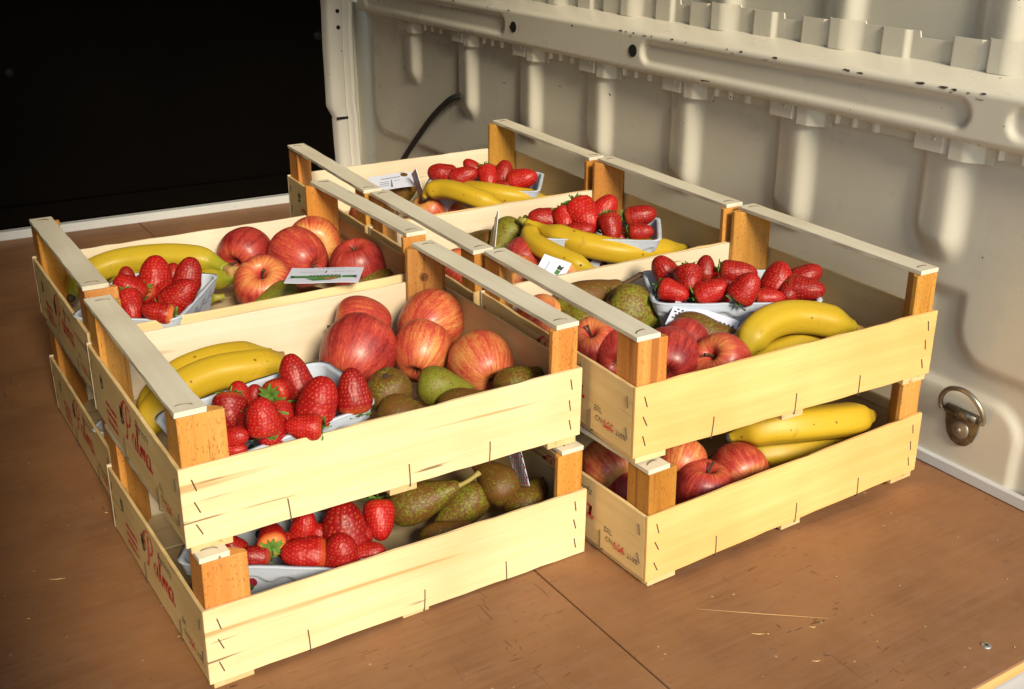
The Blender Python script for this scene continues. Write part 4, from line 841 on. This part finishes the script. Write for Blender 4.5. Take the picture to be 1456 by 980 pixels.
for i, (loc, ln, wd, ax, tone, stem, label, cr) in enumerate(PEAR):
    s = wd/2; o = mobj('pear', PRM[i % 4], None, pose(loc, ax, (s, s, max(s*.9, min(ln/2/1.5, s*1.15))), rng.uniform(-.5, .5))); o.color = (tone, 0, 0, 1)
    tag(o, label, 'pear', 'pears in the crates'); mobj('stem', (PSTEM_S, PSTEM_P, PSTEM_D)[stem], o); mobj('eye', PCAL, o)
for i, (loc, ln, wd, ax, cal, label, cr) in enumerate(BERRY):
    ln = min(ln, wd*1.38); ax = -Vector(ax)      # data gives the way the tip points
    o = mobj('strawberry', BRM[(i*5) % 6], None, pose(loc, ax, (wd/2*1.13, wd/2*1.13, ln/2*1.08), rng.uniform(0, 6))); o.color = (1 if 'pale orange' in label or 'orange red' in label else rng.choice((0, 0, .25)), 0, 0, 1)
    tag(o, label, 'strawberry', 'strawberries in the punnets')
    mobj('leaf_crown', CALM[i % 3], o)
LOW = {'At': ((.030, .0),), 'Ct': ((-.02, .0),), 'Bt': ((.0, .02),), 'Dt': ((.035, 0),), 'Ab': ((.03, -.01),)}
WHERE = {'At': 'front left upper', 'Ct': 'right front upper', 'Bt': 'rear left upper', 'Dt': 'middle right upper', 'Et': 'farthest upper', 'Ab': 'front left lower'}
PUN = {'At': (.104, .070, 5), 'Ct': (.262, .184, -29), 'Bt': (.086, .086, 56), 'Dt': (.262, .150, -35.5), 'Et': (.262, .132, -35), 'Ab': (.106, .092, -35)}
for cr, sp_ in LOW.items():
    px_, py_, yw = PUN[cr]; ca, sa_ = math.cos(R_(yw)), math.sin(R_(yw))
    for j, (a, b) in enumerate(sp_):
        p = fm(cr) @ Vector((px_+a*ca-b*sa_, py_+a*sa_+b*ca, .056)); s = rng.uniform(.0145, .0175)
        o = mobj('strawberry', BRM[(j*2+1) % 6], None, pose(p, (rng.uniform(-1, 1), rng.uniform(-1, 1), rng.uniform(-.4, .4)), (s, s, s*1.2), rng.uniform(0, 6))); o.color = (0, 0, 0, 1)
        tag(o, 'half buried strawberry, deepest in the punnet of the %s crate' % WHERE[cr], 'strawberry', 'strawberries in the punnets'); mobj('leaf_crown', CALM[j % 3], o)
def banana(P, r, green, label, cr, stem):
    C = catmull(P, 7); n0 = len(C); ln = [0]
    for a, b in zip(C, C[1:]): ln.append(ln[-1]+(b-a).length)
    tt = [l/ln[-1] for l in ln]; c0 = sum(C, Vector())/n0
    # stem end is the last point for stem 1/2, the first point for 3
    rev = stem == 3 or 'joined bananas' in label
    if rev: C = C[::-1]; tt = [1-t for t in tt][::-1]
    def rr_(t): return r*(.30+.70*sstep(0, .16, t))*(1-.50*sstep(.80, 1.0, t)) if not rev else r*(.30+.70*sstep(0, .2, t))*(1-.58*sstep(.78, .93, t))
    shp = lambda a: 1+.055*math.cos(5*a+.6)+.02*math.cos(10*a+1.2)
    vs, fs = tube([c-c0 for c in C], [rr_(t) for t in tt], 20, True, shp)
    me = mesh('banana', vs, fs, M_BANANA, True); at = me.attributes.new('along', 'FLOAT', 'POINT'); at.data.foreach_set('value', [t for t in tt for _ in range(20)])
    o = mobj('banana', me, None, Matrix.Translation(c0)); o.color = (green, 0, 0, 1); tag(o, label, 'banana', 'bananas in the crates')
    d0 = (C[0]-C[1]).normalized(); p = C[0]-c0; v__, f__ = tube([p-d0*.001, p+d0*.003, p+d0*.006], [r*.34, r*.28, r*.16], 9); mobj('tip', mesh('tip', v__, f__, M_BTIP, True), o)
    d1 = (C[-1]-C[-3]).normalized(); p = C[-1]-c0; rl = rr_(1.0)
    if stem == 2:
        q = [p-d1*.003, p+d1*.004, p+d1*.010, p+d1*.016, p+d1*.020]; v__, f__ = tube(q, [rl*.8, rl*.85, rl*1.15, rl*1.3, rl*.8], 12, True, lambda a: 1+.14*math.cos(4*a)); mobj('dry_crown', mesh('dry_crown', v__, f__, M_BCROWN, True), o)
    else:
        q = [p-d1*.001, p+d1*.008, p+d1*.014]; v__, f__ = tube(q, [rl*.95, rl*.62, rl*.66], 9); mobj('stem', mesh('stem', v__, f__, M_BSTEM if rev or green > .3 else M_BCROWN, True), o)
    return o
for b in BAN: banana(*b)

# ------------------------------------------------------------------ punnets
def punnet(cr, cx_, cy_, lx, ly, yaw, rim, label, tilt=(0, 0)):
    """pulp tray with slanted walls, a thicker upper band with a wavy lower edge, thin turned rim"""
    H = rim-.006
    def outline(s, zz, push):
        a, b = lx/2*s, ly/2*s; out = []; rc = .014
        pts = []
        N = 50
        for side in range(4):
            for i in range(N):
                t = i/N
                if side == 0: pts.append((-a+2*a*t, -b))
                if side == 1: pts.append((a, -b+2*b*t))
                if side == 2: pts.append((a-2*a*t, b))
                if side == 3: pts.append((-a, b-2*b*t))
        for x, y in pts:
            qx, qy = max(abs(x)-(a-rc), 0), max(abs(y)-(b-rc), 0)
            if qx > 0 and qy > 0:
                d = math.hypot(qx, qy); x = math.copysign(a-rc+qx/d*rc, x); y = math.copysign(b-rc+qy/d*rc, y)
            out.append((x, y, zz))
        return out
    NZ = 44; vs, fs = [], []; NP = 200
    def ring(s, zz, wave, inner):
        o = outline(s, zz, 0)
        for i, (x, y, z) in enumerate(o):
            zw = H-.0135+.0036*math.sin(i/NP*2*math.pi*22)
            p = .0034*sstep(zw-.0012, zw+.0012, z) if not inner else -.0012
            l = math.hypot(x, y); dx, dy = x/l*p, y/l*p
            nz_ = .0012*noise.noise(Vector((x*60, y*60, 1.5))) if abs(z-H) < .004 else 0
            vs.append((x+dx, y+dy, z+nz_))
    for k_ in range(NZ+1): ring(.80+.20*k_/NZ, H*k_/NZ, True, False)
    ring(1.018, H+.0012, False, False); ring(1.0, H+.0016, False, True)
    for k_ in range(NZ, -1, -4): ring(.80+.20*k_/NZ-.004, max(.0016, H*k_/NZ-.0002), False, True)
    nr = len(vs)//NP
    fs = [(i*NP+j, i*NP+(j+1) % NP, (i+1)*NP+(j+1) % NP, (i+1)*NP+j) for i in range(nr-1) for j in range(NP)]
    fs.append(tuple(range(NP))[::-1]); fs.append(tuple((nr-1)*NP+j for j in range(NP)))
    m = fm(cr) @ Matrix.Translation((cx_, cy_, .0055)) @ Matrix.Rotation(yaw, 4, 'Z') @ Matrix.Rotation(tilt[0], 4, 'X') @ Matrix.Rotation(tilt[1], 4, 'Y')
    o = mobj('berry_punnet', mesh('berry_punnet', vs, fs, M_PUNNET, True), None, m); tag(o, label, 'punnet', 'pale card punnets of strawberries')
punnet('At', .104, .070, .164, .100, R_(5), .077, 'pale blue card punnet of strawberries in the front left upper crate', (R_(4), R_(-4)))
punnet('Ct', .262, .184, .185, .112, R_(-29), .070, 'pale card punnet in the far corner of the right front upper crate')
punnet('Bt', .086, .086, .150, .112, R_(56), .074, 'pale printed card punnet of strawberries in the rear left upper crate')
punnet('Dt', .262, .150, .175, .108, R_(-35.5), .072, 'pale card punnet of strawberries in the middle right upper crate')
punnet('Et', .262, .132, .170, .112, R_(-35), .072, 'pale card punnet of strawberries in the farthest upper crate')
punnet('Ab', .106, .092, .165, .098, R_(-35), .064, 'card punnet with printed berries in the front left lower crate')
punnet('Bb', .090, .095, .165, .105, R_(50), .070, 'card punnet in shade in the rear left lower crate')

# ------------------------------------------------------------------ cards and papers
def card(name, cr, c, ux, uy, w_, h_, label, cat, prints, mat_=None, th=.0006):
    """c centre, ux / uy: edge directions in crate space"""
    m = fm(cr); ux = Vector(ux).normalized(); uy = Vector(uy); uy = (uy-ux*uy.dot(ux)).normalized(); n_ = ux.cross(uy)
    m = m @ Matrix((( *[ux[0], uy[0], n_[0], c[0]],), (*[ux[1], uy[1], n_[1], c[1]],), (*[ux[2], uy[2], n_[2], c[2]],), (0, 0, 0, 1)))
    bm = bmesh.new(); bmesh.ops.create_grid(bm, x_segments=8, y_segments=4, size=1, matrix=Matrix.Diagonal((w_/2, h_/2, 1, 1)))
    for v in bm.verts: v.co.z += .0008*math.sin(v.co.x/w_*5)
    r_ = bmesh.ops.extrude_face_region(bm, geom=list(bm.faces))
    for g in r_['geom']:
        if isinstance(g, bmesh.types.BMVert): g.co.z -= th
    o = mobj(name, bm_mesh(name, bm, mat_ or M_CARD), None, m); tag(o, label, cat)
    for pn, pm, polys in prints:
        vs, fs = [], []
        for P in polys:
            b = len(vs); vs += [(x*w_, y*h_, .0008*math.sin(x*5)+.0003) for x, y in P]; fs.append(tuple(range(b, b+len(P))))
        mobj(pn, mesh(pn, vs, fs, pm), o)
    return o
def bar(x0, x1, y, t): return [(x0, y-t), (x1, y-t), (x1, y+t), (x0, y+t)]
def words(x0, x1, y, t, seed, w0=.02, w1=.06):
    r = random.Random(seed); out = []; x = x0
    while x < x1:
        x2 = min(x1, x+r.uniform(w0, w1)); out.append(bar(x, x2, y, t)); x = x2+.012
    return out
rr = random.Random(9)
fruit = [[(-.22+.055*i+.03*math.cos(a), -.26+.035*math.sin(i*2.1)+.07*math.sin(a)) for a in [2*math.pi*k_/8 for k_ in range(8)]] for i in range(9)]
CARDP = [('grey_print', M_CARDINK, words(-.12, .25, .42, .008, 1)+words(-.34, -.02, .20, .010, 2, .01, .03)+words(.10, .40, .20, .010, 3, .01, .03)+words(-.20, .22, -.04, .035, 4, .03, .05)),
         ('green_banner', M_CARDGREEN, [[(-.40, -.20), (.40, -.20), (.40, -.06), (-.40, -.06)], [(-.24, -.22), (-.12, -.38), (.10, -.36), (.26, -.22)]]),
         ('dark_banner_end', M_CARDDARK, [[(-.47, -.22), (-.40, -.20), (-.40, -.06), (-.46, -.05), (-.44, -.13)], [(.47, -.22), (.40, -.20), (.40, -.06), (.46, -.05), (.44, -.13)], [(-.01, .12), (.012, .12), (.016, .25), (.004, .30)]]),
         ('orange_fruit_print', M_CARDORANGE, fruit[2:8])]
card('business_card','Bt',(0.2682, 0.0126, 0.087),(0.853, -0.523, -0.001),(0.733, 0.68, 0.01),0.084,0.052,'white card with a green banner lying on the apples of the rear left upper crate','card',CARDP,None,.0006)
card('business_card','Dt',(0.1245, 0.028, 0.075),(0.612, -0.748, -0.255),(0.629, 0.493, 0.601),0.036,0.027,'small white card with a dark green mark in the middle right crate','card',[('green_print',M_CARDGREEN,[[(.12,-.30),(.26,-.34),(.30,-.10),(.14,-.05)]]),('dark_print',M_CARDDARK,[[(.12,-.02),(.30,-.06),(.34,.22),(.26,.12),(.16,.22)]]),('grey_print',M_CARDINK,[[(-.24,-.32),(-.22,-.32),(-.20,.22),(-.22,.22)]])],None,.0006)
card('price_card','Dt',(0.1332, 0.1922, 0.075),(-0.282, -0.826, 0.487),(0.329, 0.36, 0.873),0.04,0.05,'card standing on edge beside the green pear in the middle right upper crate','card',[],None,.0006)
card('paper_sheet','Et',(0.1395, 0.2194, 0.066),(0.924, -0.374, 0.082),(0.718, 0.636, 0.283),0.07,0.044,'white paper with printed lines against the back of the farthest upper crate','paper',[('grey_print',M_CARDINK,[bar(-.22,.22,.22,.022)]+[bar(-.26,-.05,.0-.12*i,.016) for i in range(3)]+[[(-.02,-.4),(.03,-.4),(.02,.10),(.0,.10)]]+[bar(.06,.2,-.0,.014)])],None,.0006)
card('patterned_card','Et',(0.1624, 0.1708, 0.07),(-0.189, -0.883, 0.43),(-0.108, 0.352, 0.93),0.04,0.042,'small card with red lattice pattern beside the punnet in the farthest upper crate','card',[('red_lattice',M_RED,[[(x,y-.07),(x+.05,y),(x,y+.07),(x-.05,y)] for q in range(7) for y in [-.42+.14*q] for x in [-.4+.2*p+(.1 if q%2 else 0) for p in range(5)]]),('dark_lattice',M_CARDDARK,[[(x,y-.05),(x+.035,y),(x,y+.05),(x-.035,y)] for q in range(6) for y in [-.35+.14*q] for x in [-.4+.2*p+(.1 if q%2 else 0) for p in range(5)]])],None,.0006)
card('patterned_card','Ab',(0.3549, 0.0595, 0.085),(-0.085, -0.896, 0.436),(-0.024, 0.344, 0.939),0.032,0.04,'narrow card with red lattice pattern at the back of the front left lower crate','card',[('red_lattice',M_RED,[[(x,y-.07),(x+.05,y),(x,y+.07),(x-.05,y)] for q in range(7) for y in [-.42+.14*q] for x in [-.4+.2*p+(.1 if q%2 else 0) for p in range(5)]]),('dark_lattice',M_CARDDARK,[[(x,y-.05),(x+.035,y),(x,y+.05),(x-.035,y)] for q in range(6) for y in [-.35+.14*q] for x in [-.4+.2*p+(.1 if q%2 else 0) for p in range(5)]])],None,.0006)
card('spotted_card','Ct',(0.1868, 0.1361, 0.056),(0.649, -0.724, -0.234),(0.84, 0.486, 0.24),0.074,0.046,'white card with dark spots wedged between pear and punnet in the right front upper crate','card',[('dark_spots',M_CARDDARK,[[(x+.022*math.cos(a),y+.035*math.sin(a)) for a in (0,1.05,2.1,3.14,4.2,5.2)] for q in range(7) for y in [-.40+.12*q] for x in [-.44+.065*p+(.03 if q%2 else 0) for p in range(14)] if y<.30 and (x<-.25 or y<.22)])],None,.0006)
